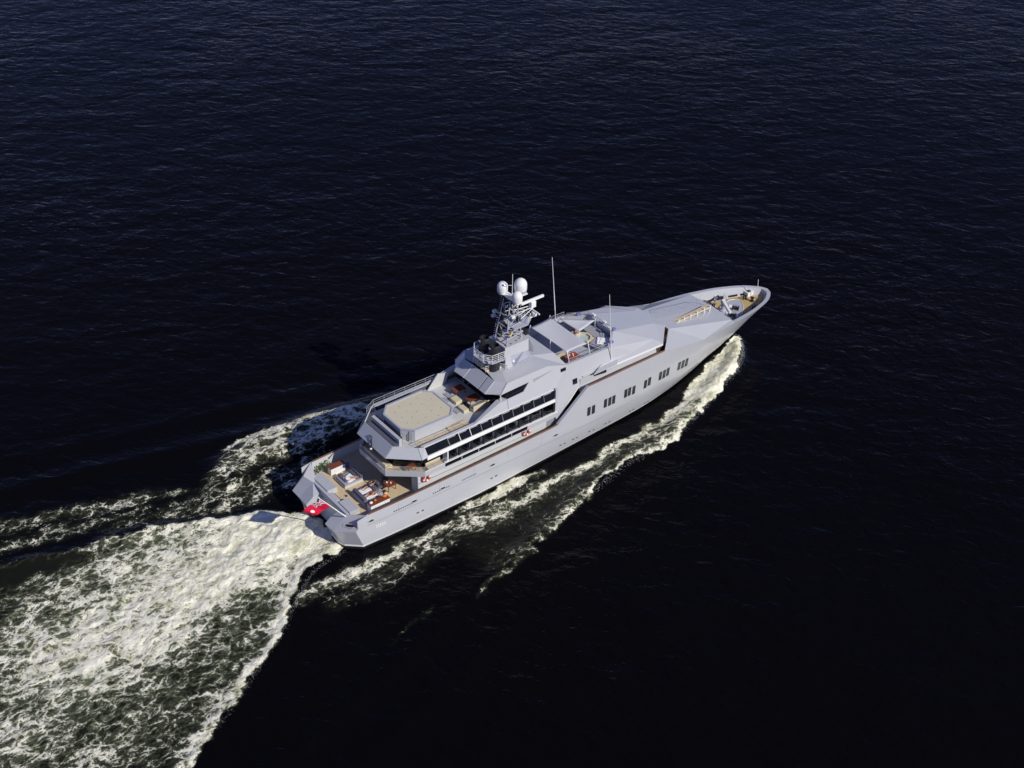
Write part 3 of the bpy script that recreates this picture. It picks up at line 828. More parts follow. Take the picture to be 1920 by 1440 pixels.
# oval mooring opening in the starboard quarter's top face
fp = [Vector(p) for p in ((0.0, -3.59, 2.30), (1.78, -3.45, 3.76), (3.0, -5.79, 4.60))]
nn_ = (fp[1] - fp[0]).cross(fp[2] - fp[0]).normalized(); nn_ = nn_ if nn_.z > 0 else -nn_
cc = Vector((1.27, -4.69, 3.26)); u1 = (Vector((1.58, -5.36, 3.47)) - Vector((.98, -4.01, 3.07))).normalized()
u2 = nn_.cross(u1).normalized()
for k, (ra, rb, d, mt) in enumerate(((.78, .24, .035, 'cream_wall'), (.60, .15, .05, 'black'))):
    b = MB(); R1 = [cc + u1 * (ra * math.copysign(abs(math.cos(a)) ** .5, math.cos(a)) + .2 * k) + u2 * rb * math.sin(a) for a in np.linspace(0, 2 * math.pi, 20, endpoint=False)]
    b.hull8([q - nn_ * .08 for q in R1], [q + nn_ * d for q in R1]); b.build('mooring_opening', mt, hull)

# ------------------------------------------------------------------ main deck house and upper deck
b = MB()
b.prism([(10.3, 4.95), (10.3, 3.7), (11.4, 3.7), (11.4, -3.7), (10.3, -3.7), (10.3, -4.95), (30.6, -5.05), (30.6, 5.05)], 3.3, 5.78)
mainhouse = b.build('main_house', 'cream_wall', Y)
for i in range(6):
    y0 = -3.5 + i * 1.17
    b = MB(); b.box(11.34, 11.40, y0, y0 + 1.08, 3.4, 5.5); b.build('door_pane', 'glass', mainhouse)
for s in (1, -1):
    b = MB(); b.box(28.6, 29.9, 5.02 * s, 5.08 * s, 3.35, 5.6) if s > 0 else b.box(28.6, 29.9, -5.08, -5.02, 3.35, 5.6)
    b.build('side_door', 'strake', mainhouse)
    b = MB(); b.box(10.34, 26.5, *(sorted((4.99 * s, 5.03 * s))), 4.86, 4.92); b.build('wall_seam', 'strake', mainhouse)
UD = [(7.55, 2.61), (11.0, 5.36), (30.2, 5.36)]
UDL = UD + [(x, -y) for x, y in UD[::-1]]
b = MB(); b.prism(UDL, 5.80, 6.05)
upper = b.build('upper_deck', 'paint', Y)
b = MB(); b.prism([(7.75, 2.5), (11.1, 5.2), (30.0, 5.2), (30.0, -5.2), (11.1, -5.2), (7.75, -2.5)], 6.05, 6.09); b.build('upper_deck_teak', 'teak', upper)
# low coaming around the aft end, rails above it
b = MB()
for i in range(len(UDL) - 1 + 1):
    p = Vector((*UDL[i], 0)); q = Vector((*UDL[(i + 1) % len(UDL)], 0))
    if p.x > 29 and q.x > 29: continue
    d = (q - p).normalized(); nrm = Vector((d.y, -d.x, 0))
    if nrm.dot(p - Vector((20, 0, 0))) < 0: nrm = -nrm
    ins = -nrm * .14
    b.hull8([p + Vector((0, 0, 6.06)), q + Vector((0, 0, 6.06)), q + ins + Vector((0, 0, 6.06)), p + ins + Vector((0, 0, 6.06))],
            [p + Vector((0, 0, 6.48)), q + Vector((0, 0, 6.48)), q + ins + Vector((0, 0, 6.48)), p + ins + Vector((0, 0, 6.48))])
b.build('upper_coaming', 'paint', upper)
def railing(name, pts, h, nr, parent, post=1.1, r=.022, matn='steel', top=.03):
    b = MB()
    for i in range(len(pts) - 1):
        p, q = Vector(pts[i]), Vector(pts[i + 1])
        k = max(1, round((q - p).length / post))
        for j in range(k + (1 if i == len(pts) - 2 else 0)):
            a = p.lerp(q, j / k); b.tube(a, a + Vector((0, 0, h)), r, 5)
        for j in range(nr):
            zz = h * (j + 1) / nr
            b.tube(p + Vector((0, 0, zz)), q + Vector((0, 0, zz)), top if j == nr - 1 else r * .8, 5)
    return b.build(name, matn, parent)
railing('aft_railing', [(14.0, 5.28, 6.48), (11.0, 5.28, 6.48), (7.62, 2.58, 6.48), (7.62, -2.58, 6.48), (11.0, -5.28, 6.48), (14.0, -5.28, 6.48)], .62, 3, upper, 1.2)
# saloon block added under the overhang, dark glass standing in for shade there
b = MB(); b.prism([(9.1, 2.0), (11.3, 4.0), (14.1, 4.4), (14.1, -4.4), (11.3, -4.0), (9.1, -2.0)], 6.09, 8.40); b.build('saloon_shade_block', 'glass', upper)
# dark strip of glazing below the white side rail, and the rail itself
for s in (1, -1):
    for i in range(5):
        x0 = 13.75 + i * 2.36
        b = MB(); b.box(x0, x0 + 2.26, *(sorted((5.36 * s, 5.375 * s))), 5.93, 6.40); b.build('bulwark_glass', 'glass', upper)
    b = MB(); b.box(13.7, 29.9, *(sorted((5.22 * s, 5.44 * s))), 6.48, 6.58); b.build('side_rail', 'white_paint', upper)
    b = MB(); b.box(11.0, 13.7, *(sorted((5.30 * s, 5.40 * s))), 6.48, 6.53); b.build('side_rail', 'white_paint', upper)

# glazed gallery: one pane per bay between dark posts
gal = empty('glazed_gallery', (0, 0, 0), parent=Y)
b = MB(); b.box(14.2, 29.3, -5.12, 5.12, 6.09, 6.11); b.build('gallery_floor', 'cushion_grey', gal)
b = MB(); b.box(14.1, 29.7, -3.3, 3.3, 6.09, 8.3); b.build('gallery_partition', 'interior', gal)
b = MB(); b.box(29.3, 29.5, -5.1, 5.1, 6.09, 8.3); b.build('gallery_partition', 'interior', gal)
BAYS = 9
for s in (1, -1):
    for i in range(BAYS + 1):
        x = 14.15 + i * (29.45 - 14.15) / BAYS
        b = MB()
        if i == 0: b.box(x - .07, x + .07, *(sorted((5.20 * s, 5.34 * s))), 6.58, 8.02)
        else: b.box(x - .14, x + .10, *(sorted((5.12 * s, 5.28 * s))), 6.58, 8.02)
        b.build('gallery_post', 'white_paint' if i == 0 else 'black', gal)
    for i in range(BAYS):
        x0 = 14.15 + i * 1.7 + .10; x1 = x0 + 1.46
        b = MB(); b.box(x0, x1, *(sorted((5.20 * s, 5.22 * s))), 6.58, 8.02); b.build('gallery_pane', 'pane', gal)
    b = MB(); b.hull8([(11.35, 5.44 * s, 8.0), (29.75, 5.30 * s, 8.0), (29.75, 5.05 * s, 8.0), (11.35, 5.05 * s, 8.0)],
                      [(11.40, 5.30 * s, 8.40), (29.75, 5.24 * s, 8.40), (29.75, 5.0 * s, 8.40), (11.40, 5.0 * s, 8.40)])
    b.build('side_beam', 'white_paint', gal)

# sloping upper glazing between beam and boat deck edge
for s in (1, -1):
    NB = 12
    for i in range(NB):
        t0 = i / NB; t1 = (i + 1) / NB
        def gp(t, z): return Vector((11.55 + (29.55 - 11.55) * t - (.32 * (1 - t) if z > 9 else 0), (5.21 - (z - 8.42) * .22) * s, z))
        e = .0022
        b = MB(); b.slab([gp(t0 + e, 8.45), gp(t1 - e, 8.45), gp(t1 - e, 9.48), gp(t0 + e, 9.48)], .03)
        b.build('roof_pane', 'glass', gal)
        if i in (2, 3, 4) or i > 4:
            b = MB(); a0, a1 = gp(t0, 8.42), gp(t0, 9.52)
            b.tube(a0, a1, .05 if i < 5 else .04, 4); b.build('mullion', 'white_paint' if i in (3, 4) else 'strake', gal)
        if i > 1:   # pale strips standing in for highlights along each pane's top
            b = MB(); b.slab([gp(t0 + .006, 9.37) + Vector((0, .012 * s, 0)), gp(t1 - .022, 9.37) + Vector((0, .012 * s, 0)), gp(t1 - .022, 9.43) + Vector((0, .012 * s, 0)), gp(t0 + .006, 9.43) + Vector((0, .012 * s, 0))], .02)
            b.build('pane_highlight', 'fabric', gal)
    b = MB(); b.box(11.2, 29.8, *(sorted((4.86 * s, 5.02 * s))), 9.52, 9.60); b.build('glazing_rail', 'white_paint', gal)
    b = MB(); b.box(11.4, 29.6, *(sorted((4.7 * s, 4.74 * s))), 8.3, 9.5); b.build('gallery_lining', 'interior', gal)

# ------------------------------------------------------------------ boat deck with the helicopter pad
boat = empty('boat_deck', (0, 0, 0), parent=Y)
b = MB()
b.prism([(8.75, 2.62), (10.7, 4.45), (22.5, 4.68), (22.5, -4.68), (10.7, -4.45), (8.75, -2.62)], 8.42, 9.0)
b.build('boat_deck_slab', 'cream_wall', boat)
TOP = [(8.62, 2.76), (10.63, 4.60), (11.25, 4.93)]; BOT = [(7.55, 2.79), (10.57, 5.46), (11.45, 5.36)]
b = MB()
for s in (1, -1):
    for i in range(2):
        b.slab([(BOT[i][0], BOT[i][1] * s, 8.40), (BOT[i + 1][0], BOT[i + 1][1] * s, 8.40), (TOP[i + 1][0], TOP[i + 1][1] * s, 9.56), (TOP[i][0], TOP[i][1] * s, 9.56)][::(1 if s > 0 else -1)], .12)
b.slab([(BOT[0][0], -BOT[0][1], 8.40), (BOT[0][0], BOT[0][1], 8.40), (TOP[0][0], TOP[0][1], 9.56), (TOP[0][0], -TOP[0][1], 9.56)], .12)
b.build('aft_fascia', 'paint', boat)
b = MB()
b.prism([(7.75, 2.75), (10.6, 5.2), (11.4, 5.1), (11.4, -5.1), (10.6, -5.2), (7.75, -2.75)], 8.40, 8.46); b.build('deck_soffit', 'cream_wall', boat)
# ledge forward of the fascia top and the side coamings
for s in (1, -1):
    b = MB(); b.hull8([(11.25, 4.93 * s, 9.50), (22, 4.93 * s, 9.50), (22, 4.62 * s, 9.50), (11.0, 4.62 * s, 9.50)], [(11.25, 4.93 * s, 9.62), (22, 4.93 * s, 9.62), (22, 4.60 * s, 9.66), (11.0, 4.60 * s, 9.66)])
    b.build('deck_edge', 'paint', boat)
OCT = [(10.36, 1.66), (11.47, 2.86), (16.35, 2.94), (17.35, 1.88)]
OCL = OCT + [(x, -y) for x, y in OCT[::-1]]
b = MB(); b.prism(OCL, 9.0, 10.44)
pad = b.build('helipad_base', 'paint', boat)
def inset(pts, d):
    c = Vector((np.mean([p[0] for p in pts]), 0)); out = []
    n = len(pts)
    for i in range(n):
        p0, p1, p2 = (Vector(pts[(i + k) % n]) for k in (-1, 0, 1))
        a = (p1 - p0).normalized(); b_ = (p2 - p1).normalized()
        na = Vector((a.y, -a.x)); nb = Vector((b_.y, -b_.x))
        if na.dot(p1 - c) < 0: na = -na
        if nb.dot(p1 - c) < 0: nb = -nb
        m_ = (na + nb).normalized()
        out.append(tuple(p1 - m_ * d / max(m_.dot(na), .3)))
    return out
b = MB(); OI = inset(OCL, .16); OO = inset(OCL, -.06)
n = len(OCL)
b.add([(*p, 10.40) for p in OO] + [(*p, 10.56) for p in OO] + [(*p, 10.56) for p in OI] + [(*p, 10.40) for p in OI],
      [(k * n + i, k * n + (i + 1) % n, ((k + 1) % 4) * n + (i + 1) % n, ((k + 1) % 4) * n + i) for k in range(4) for i in range(n)])
b.build('helipad_rim', 'deck_paint', pad)
b = MB(); b.prism(OI, 10.44, 10.48); b.build('helipad_surface', 'helideck', pad)
for (x, y) in [(11.6, 1.2), (11.7, 0), (11.6, -1.2), (12.6, 1.9), (12.7, -.6), (12.8, .7), (12.6, -1.9), (13.7, 0), (13.9, 1.5), (13.9, -1.5), (15, .8), (15.1, -.9), (15.8, 0), (15.2, 2.0), (15.2, -2.1), (16.4, 1), (16.3, -1.1)]:
    b = MB(); b.prism([(x + .07 * math.cos(a), y + .07 * math.sin(a)) for a in np.linspace(0, 2 * math.pi, 8, endpoint=False)], 10.48, 10.495); b.build('tie_down', 'strake', pad)
# ladder recess on the pad's aft quarter
b = MB()
for dy in (-.22, .22):
    b.tube((11.0, -2.62 + dy, 9.05), (11.0, -2.62 + dy, 10.3), .04)
for k in range(4): b.tube((11.0, -2.84, 9.3 + k * .3), (11.0, -2.40, 9.3 + k * .3), .03)
b.build('pad_ladder', 'strake', pad)
# screens and beam aft of the pad
b = MB(); b.rbox(9.55, 9.95, -2.55, 3.0, 9.0, 9.86, .05); b.build('aft_bench', 'paint', boat)
b = MB(); b.box(10.02, 10.07, -2.4, 2.9, 9.0, 9.92); b.build('wind_screen', 'glass', boat)
b = MB(); b.box(8.86, 9.5, -2.5, 2.9, 9.0, 9.30); b.build('pad_walkway_shade', 'cushion_dark', boat)  # walkway coloured dark to stand for the shadow lying on it
railing('port_railing', [(9.6, 4.0, 9.6), (11.0, 4.72, 9.62), (19.6, 4.72, 9.62)], .85, 3, boat, 1.5)
railing('starboard_railing', [(10.9, -4.2, 9.05), (14.2, -4.25, 9.05), (17.6, -4.25, 9.05)], .9, 3, boat, 1.3, matn='steel')
railing('pad_net_rail', [(11.6, 3.15, 10.1), (16.3, 3.2, 10.1)], .3, 2, boat, 1.2)
b = MB()
for k in range(3): b.box(15.6 + k * .0, 18.2, -4.05 + k * .34, -3.74 + k * .34, 9.02, 9.12 + k * .05)
b.build('side_steps', 'teak', boat)
b = MB(); b.box(11.2, 15.4, -4.1, -3.1, 9.0, 9.03); b.build('side_walk', 'teak', boat)
# ramping coamings where the bridge deck begins
for s in (1, -1):
    b = MB()
    def sp(x, z, o=0): return Vector((x, (4.95 - .258 * (z - 9.55) - o) * s, z))
    pr = [(16.6, 9.56), (18.2, 9.66), (21.9, 10.80), (23.0, 10.80), (23.0, 9.56)]
    b.hull8([sp(x, z) for x, z in pr], [sp(x, z, .15 + (.55 if z > 10 else .1)) for x, z in pr])
    b.build('ramp_coaming', 'paint', boat)
b = MB(); b.hull8([(18.0, 4.25, 9.0), (20.6, 4.25, 9.0), (21.3, 4.25, 10.7), (20.4, 4.25, 10.55), (19.6, 4.25, 10.85)], [(18.0, 4.15, 9.0), (20.6, 4.15, 9.0), (21.3, 4.15, 10.7), (20.4, 4.15, 10.55), (19.6, 4.15, 10.85)])
b.build('side_wing', 'cream_wall', boat)

# ------------------------------------------------------------------ bridge deck house
bh = empty('bridge_house', (0, 0, 0), parent=Y)
def sy(z): return 4.95 - .258 * (z - 9.55) if z >= 9.55 else 4.95 + .10 * (9.55 - z)
b = MB()
side_poly = [(22.9, 9.56), (22.9, 10.80), (25.3, 10.86), (26.3, 11.72), (22.2, 11.62), (23.3, 12.66), (29.2, 12.62), (32.0, 11.76), (38.7, 11.60), (45.6, 10.10), (45.9, 8.0), (33.6, 8.0), (33.2, 8.35), (30.25, 5.5), (29.75, 5.5), (29.75, 9.56)]
for s in (1, -1):
    vs = [Vector((x, (sy(z) if not (x > 45 and z > 10) else 4.45) * s, z)) for x, z in side_poly]
    inn = [v - Vector((0, .10 * s, 0)) for v in vs]
    bm = bmesh.new()
    bv = [bm.verts.new(v) for v in vs]; f = bm.faces.new(bv)
    bmesh.ops.triangulate(bm, faces=[f])
    bm.verts.index_update(); bm.faces.ensure_lookup_table()
    tri = [[v.index for v in ff.verts] for ff in bm.faces]
    vlist = [v.co.copy() for v in bm.verts]
    bm.free()
    k = len(vlist)
    fs = tri + [[i + k for i in t[::-1]] for t in tri] + [(i, (i + 1) % k, k + (i + 1) % k, k + i) for i in range(k)]
    b.add(vlist + [v - Vector((0, .10 * s, 0)) for v in vlist], fs)
shell = b.build('side_wall', 'paint', bh)
# aft roof: sloping fascia in three leaves, chamfers, flat top
LO = [(21.1, 2.89, 11.35), (22.2, 4.30, 11.62)]; HI = [(22.5, 2.86, 12.56), (23.35, 4.02, 12.66)]
for s in (1, -1):
    q = [(p[0], p[1] * s, p[2]) for p in (LO[0], LO[1], HI[1], HI[0])]
    b = MB(); b.slab(q if s < 0 else q[::-1], .12); b.build('roof_chamfer', 'paint', bh)
for (y0, y1, dx_) in ((2.88, 1.22, -.10), (1.08, -1.62, 0), (-1.80, -2.88, 0)):
    b = MB(); b.slab([(21.1 + dx_, y0, 11.35), (22.5 + dx_, y0, 12.56), (22.5, y1, 12.56), (21.1, y1, 11.35)], .10); b.build('roof_fascia', 'paint', bh)
b = MB(); b.hull8([(21.2, 1.22, 11.3), (21.2, 1.10, 11.3), (22.4, 1.10, 12.45), (22.4, 1.22, 12.45)], [(21.0, 1.22, 11.42), (21.0, 1.10, 11.42), (22.4, 1.10, 12.66), (22.4, 1.22, 12.66)]); b.build('fascia_rib', 'white_paint', bh)
b = MB(); b.slab([(21.22, -1.80, 11.35), (21.22, -1.62, 11.35), (22.6, -1.62, 12.5), (22.6, -1.80, 12.5)], .05); b.build('fascia_gap', 'cushion_dark', bh)
b = MB()
RT = [(22.5, 2.86), (23.35, 4.02), (29.2, 4.15), (32.0, 4.15)]
RTL = RT + [(x, -y) for x, y in RT[::-1]]
b.add([(22.5, 2.86, 12.56), (23.35, 4.02, 12.66), (29.2, 4.15, 12.62), (31.9, 4.36, 11.8), (31.5, 2.4, 12.62), (28.8, 1.6, 12.86), (24.0, 2.2, 12.80), (23.0, 0, 12.66),
       (24.0, -2.2, 12.80), (28.8, -1.6, 12.86), (31.5, -2.4, 12.62), (31.9, -4.36, 11.8), (29.2, -4.15, 12.62), (23.35, -4.02, 12.66), (22.5, -2.86, 12.56)],
      [(0, 7, 6, 1), (1, 6, 5, 2), (2, 5, 4, 3), (6, 7, 8), (6, 8, 9, 5), (5, 9, 10, 4), (7, 14, 13, 8), (8, 13, 12, 9), (9, 12, 11, 10)])
b.build('aft_roof', 'paint', bh, fix=True)
b = MB(); b.prism([(21.3, 2.8), (22.3, 4.1), (32, 4.1), (32, -4.1), (22.3, -4.1), (21.3, -2.8)], 11.30, 11.36); b.build('roof_soffit', 'strake', bh)
b = MB(); b.box(23.6, 23.7, -4.4, 4.4, 9.0, 11.3); b.build('aft_glazing', 'glass', bh)
for s in (1, -1):
    b = MB(); b.box(22.9, 26.2, *(sorted((4.30 * s, 4.34 * s))), 10.75, 11.7); b.build('side_window', 'glass', bh)
    b = MB(); b.tube((22.25, 4.36 * s, 10.72), (22.25, 4.28 * s, 11.62), .07, 6); b.build('roof_post', 'white_paint', bh)
    # small windows let into the side
    for (x0, x1, z0, z1) in ((32.55, 33.15, 9.05, 9.75), (30.9, 31.7, 11.22, 11.62)):
        b = MB(); b.slab([(x0, (sy(z0) + .012) * s, z0), (x1, (sy(z0) + .012) * s, z0), (x1, (sy(z1) + .012) * s, z1), (x0, (sy(z1) + .012) * s, z1)][::(-1 if s > 0 else 1)], .03); b.build('small_window', 'glass', bh)
    # shallow louvre streak
    b = MB(); b.slab([(26.9, (sy(11.5) + .010) * s, 11.45), (30.0, (sy(11.9) + .010) * s, 11.62), (30.4, (sy(12.0) + .010) * s, 11.95), (26.9, (sy(11.75) + .010) * s, 11.85)][::(-1 if s > 0 else 1)], .02); b.build('louvre', 'cushion_grey', bh)
    # vertical frame at the forward end of the gallery
    b = MB(); b.box(29.62, 29.92, *(sorted((5.0 * s, 5.30 * s))), 5.8, 9.8); b.build('gallery_frame', 'paint', bh)
# forward roof of the wheelhouse, falling towards the bow
T5 = (48.2, 1.8, 10.02); T6 = (40.8, 2.4, 12.0); T7 = (38.7, 4.425, 11.61); T8 = (45.62, 4.455, 10.11)
mir = lambda p: (p[0], -p[1], p[2])
b = MB()
b.add([T6, mir(T6), mir(T5), T5, T7, T8, mir(T7), mir(T8)], [(0, 1, 2, 3), (4, 0, 3, 5), (1, 6, 7, 2)])
b.build('wheelhouse_roof', 'paint', bh)
# skirt deck round the wheelhouse
SK_O = [(35.6, 5.15, 9.60), (46.45, 5.38, 9.62), (49.4, 2.55, 9.66)]
SK_I = [(37.0, 4.80, 10.02), (45.62, 4.44, 10.09), (48.2, 1.8, 10.0)]
b = MB()
for s in (1, -1):
    for i in range(2):
        q = [(p[0], p[1] * s, p[2]) for p in (SK_O[i], SK_O[i + 1], SK_I[i + 1], SK_I[i])]
        b.poly(q)
b.poly([SK_O[2], mir(SK_O[2]), mir(SK_I[2]), SK_I[2]])
b.build('skirt_deck', 'paint', bh)
b = MB()
for s in (1, -1):
    for i in range(2):
        p, q = SK_O[i], SK_O[i + 1]
        b.hull8([(p[0], p[1] * s, p[2] - .02), (q[0], q[1] * s, q[2] - .02), (q[0], (q[1] - .15) * s, q[2] - .02), (p[0], (p[1] - .15) * s, p[2] - .02)][::s],
                [(p[0], p[1] * s, p[2] - .30), (q[0], q[1] * s, q[2] - .30), (q[0], (q[1] - .15) * s, q[2] - .30), (p[0], (p[1] - .15) * s, p[2] - .30)][::s])
b.box(49.2, 49.42, -2.55, 2.55, 9.36, 9.64)
b.build('skirt_edge', 'white_paint', bh)
b = MB(); b.box(34.0, 36.9, -5.0, 5.0, 9.5, 9.62)
b.prism([(36.9, 5.1), (46.3, 5.25), (49.2, 2.5), (49.2, -2.5), (46.3, -5.25), (36.9, -5.1)], 9.32, 9.40); b.build('skirt_soffit', 'cream_wall', bh)
b = MB(); b.prism([(33.6, 5.0), (45.0, 4.9), (49.0, 2.3), (49.0, -2.3), (45.0, -4.9), (33.6, -5.0)], 7.9, 9.35); b.build('wheelhouse_front', 'paint', bh)
for i in range(7):
    y0 = -2.2 + i * .64
    b = MB(); b.box(49.0, 49.03, y0, y0 + .56, 8.55, 9.25); b.build('wheelhouse_window', 'glass', bh)
# bridge wings
for s in (1, -1):
    b = MB()
    W = [(35.3, 5.55 * s), (38.8, 5.55 * s), (39.6, 4.9 * s), (36.6, 4.85 * s)]
    b.hull8([(x, y, 9.66) for x, y in W], [(x, y, 9.84) for x, y in W]); b.build('bridge_wing', 'paint', bh)
    b = MB(); b.prism([(35.7, 5.06 * s), (37.4, 5.30 * s), (37.4, 5.06 * s)], 9.0, 9.62); b.build('wing_window', 'glass', bh)
# side decks at the raised sheer and the stair trunk down to the main deck
for s in (1, -1):
    b = MB(); xs_ = np.linspace(33.4, 46.4, 10); b.prism([(x, 4.9 * s) for x in xs_] + [(x, (hull_y(x, 7.86) - .12) * s) for x in xs_[::-1]], 7.86, 7.92); b.build('side_deck', 'teak', Y)
    st = empty('side_stair', (0, 0, 0), parent=Y)
    for k in range(13):
        x = 30.1 + k * .28; z = 3.5 + k * .345
        b = MB(); b.box(x, x + .30, *(sorted((5.12 * s, 5.98 * s))), z, z + .06); b.build('tread', 'strake', st)
    b = MB(); b.slab([(29.9, 5.1 * s, 3.3), (29.9, 6.0 * s, 3.3), (33.8, 6.0 * s, 7.85), (33.8, 5.1 * s, 7.85)], .05); b.build('stair_back', 'black', st)
    # thick bulwark edge that climbs with the stair
    b = MB(); e0 = Vector((29.35, 6.20 * s, 5.25)); e1 = Vector((33.9, 6.20 * s, 8.95))
    ins = Vector((0, -.34 * s, 0)); dz = Vector((0, 0, .05))
    b.hull8([e0, e1, e1 + ins, e0 + ins], [e0 + dz, e1 + dz, e1 + ins + dz, e0 + ins + dz]); b.build('stair_coaming', 'deck_paint', Y)
    b = MB(); a0 = Vector((30.3, 5.16 * s, 5.62)); a1 = Vector((33.15, 5.02 * s, 8.55))
    b.hull8([a0, a1, a1 + Vector((.1, .0, -.14)), a0 + Vector((.1, 0, -.14))], [v + Vector((0, .12 * s, 0)) for v in (a0, a1, a1 + Vector((.1, .0, -.14)), a0 + Vector((.1, 0, -.14)))])
    b.build('stair_trim', 'white_paint', Y)
    b = MB(); b.hull8([(29.4, 6.0 * s, 3.3), (33.9, 6.0 * s, 3.3), (33.9, 6.0 * s, 8.9), (29.4, 6.0 * s, 5.2)], [(29.4, 5.95 * s, 3.3), (33.9, 5.95 * s, 3.3), (33.9, 5.95 * s, 8.9), (29.4, 5.95 * s, 5.2)]); b.build('stair_wall', 'strake', Y)

# ------------------------------------------------------------------ sun deck well
sd = empty('sun_deck', (0, 0, 0), parent=Y)
b = MB(); b.prism([(31.6, 4.2), (38.7, 4.25), (40.8, 2.3), (40.8, -2.3), (38.7, -4.25), (31.6, -4.2)], 10.6, 10.72); b.build('sun_deck_floor', 'deck_paint', sd)
b = MB()
b.box(31.4, 31.9, -4.2, 4.2, 10.7, 11.85)
for s in (1, -1):
    b.hull8([(31.9, 4.22 * s, 10.7), (38.7, 4.28 * s, 10.7), (38.7, 4.05 * s, 10.7), (31.9, 4.05 * s, 10.7)], [(31.9, 4.38 * s, 11.78), (38.7, 4.42 * s, 11.62), (38.7, 4.05 * s, 11.62), (31.9, 4.05 * s, 11.78)])
    b.hull8([(38.7, 4.28 * s, 10.7), (40.8, 2.35 * s, 10.7), (40.7, 2.15 * s, 10.7), (38.5, 4.05 * s, 10.7)], [(38.7, 4.42 * s, 11.62), (40.8, 2.42 * s, 12.0), (40.7, 2.2 * s, 12.0), (38.5, 4.05 * s, 11.62)])
b.box(40.72, 40.95, -2.42, 2.42, 10.7, 12.0)
b.build('sun_deck_coaming', 'paint', sd)
b = MB(); b.prism([(38.0, 3.6), (38.9, 3.7), (40.5, 2.1), (40.5, -2.1), (38.9, -3.7), (37.6, -3.6), (37.2, -2.0), (38.9, -1.4), (38.9, 1.4), (37.2, 2.0)], 10.72, 11.30); b.build('sun_pad_base', 'cushion_grey', sd)
# ------------------------------------------------------------------ foredeck and bow
fd = empty('foredeck', (0, 0, 0), parent=Y)
FA = (50.0, 2.6, 8.90); FB = (60.2, 3.78, 7.02); FC = (53.9, 5.17, 7.16); FE = (46.35, 5.84, 8.86)
b = MB()
b.add([FA, mir(FA), mir(FB), FB, FC, mir(FC), FE, mir(FE), (50.0, 0, 8.98), (60.35, 0, 7.16), (60.2, 4.30, 6.95), (60.2, -4.30, 6.95)],
      [(0, 8, 9, 3), (8, 1, 2, 9), (0, 3, 4), (1, 5, 2)])
for s in (1, -1):
    E1 = [(x, (sheer_y(x) + .004) * s, sheer_z(x) + .006) for x in np.linspace(46.3, 53.9, 12)]
    for i in range(11): b.poly([(FA[0], FA[1] * s, FA[2]), E1[i], E1[i + 1]])
    b.poly([(FA[0], FA[1] * s, FA[2]), E1[-1], (FC[0], FC[1] * s, FC[2])])
    E2 = [(x, (sheer_y(x) + .004) * s, sheer_z(x) + .006) for x in np.linspace(53.9, 60.2, 9)]
    for i in range(8): b.poly([(FB[0], FB[1] * s, FB[2]), E2[i], E2[i + 1]])
    b.poly([(FB[0], FB[1] * s, FB[2]), (FC[0], FC[1] * s, FC[2]), E2[0]])
b.build('foredeck_plating', 'paint', fd)
b = MB()
for s in (1, -1):
    b.slab([(46.35, 5.80 * s, 8.84), (50.0, 2.6 * s, 8.88), (50.0, 2.6 * s, 7.9), (46.35, 5.80 * s, 7.9)], .06)
b.slab([(50.0, 2.6, 8.88), (50.0, -2.6, 8.88), (50.0, -2.6, 7.9), (50.0, 2.6, 7.9)], .06)
b.build('foredeck_bulkhead', 'mahogany', fd)
b = MB(); b.prism([(45.0, 5.6), (50, 2.6), (50, -2.6), (45, -5.6)], 7.84, 7.90); b.build('front_side_deck', 'teak', fd)
for s in (1, -1):
    b = MB(); b.rbox(45.3, 46.3, *sorted((5.25 * s, 5.72 * s)), 8.0, 8.5, .05); b.build('deck_seat', 'cushion_cream', fd)
b = MB(); hy5 = hull_y(60.2, 5.0) - .1; b.poly([(60.2, 4.2, 6.9), (60.35, 0, 7.14), (60.2, -4.2, 6.9), (60.2, -hy5, 5.0), (60.35, 0, 5.0), (60.2, hy5, 5.0)]); b.build('bow_bulkhead', 'paint', fd)
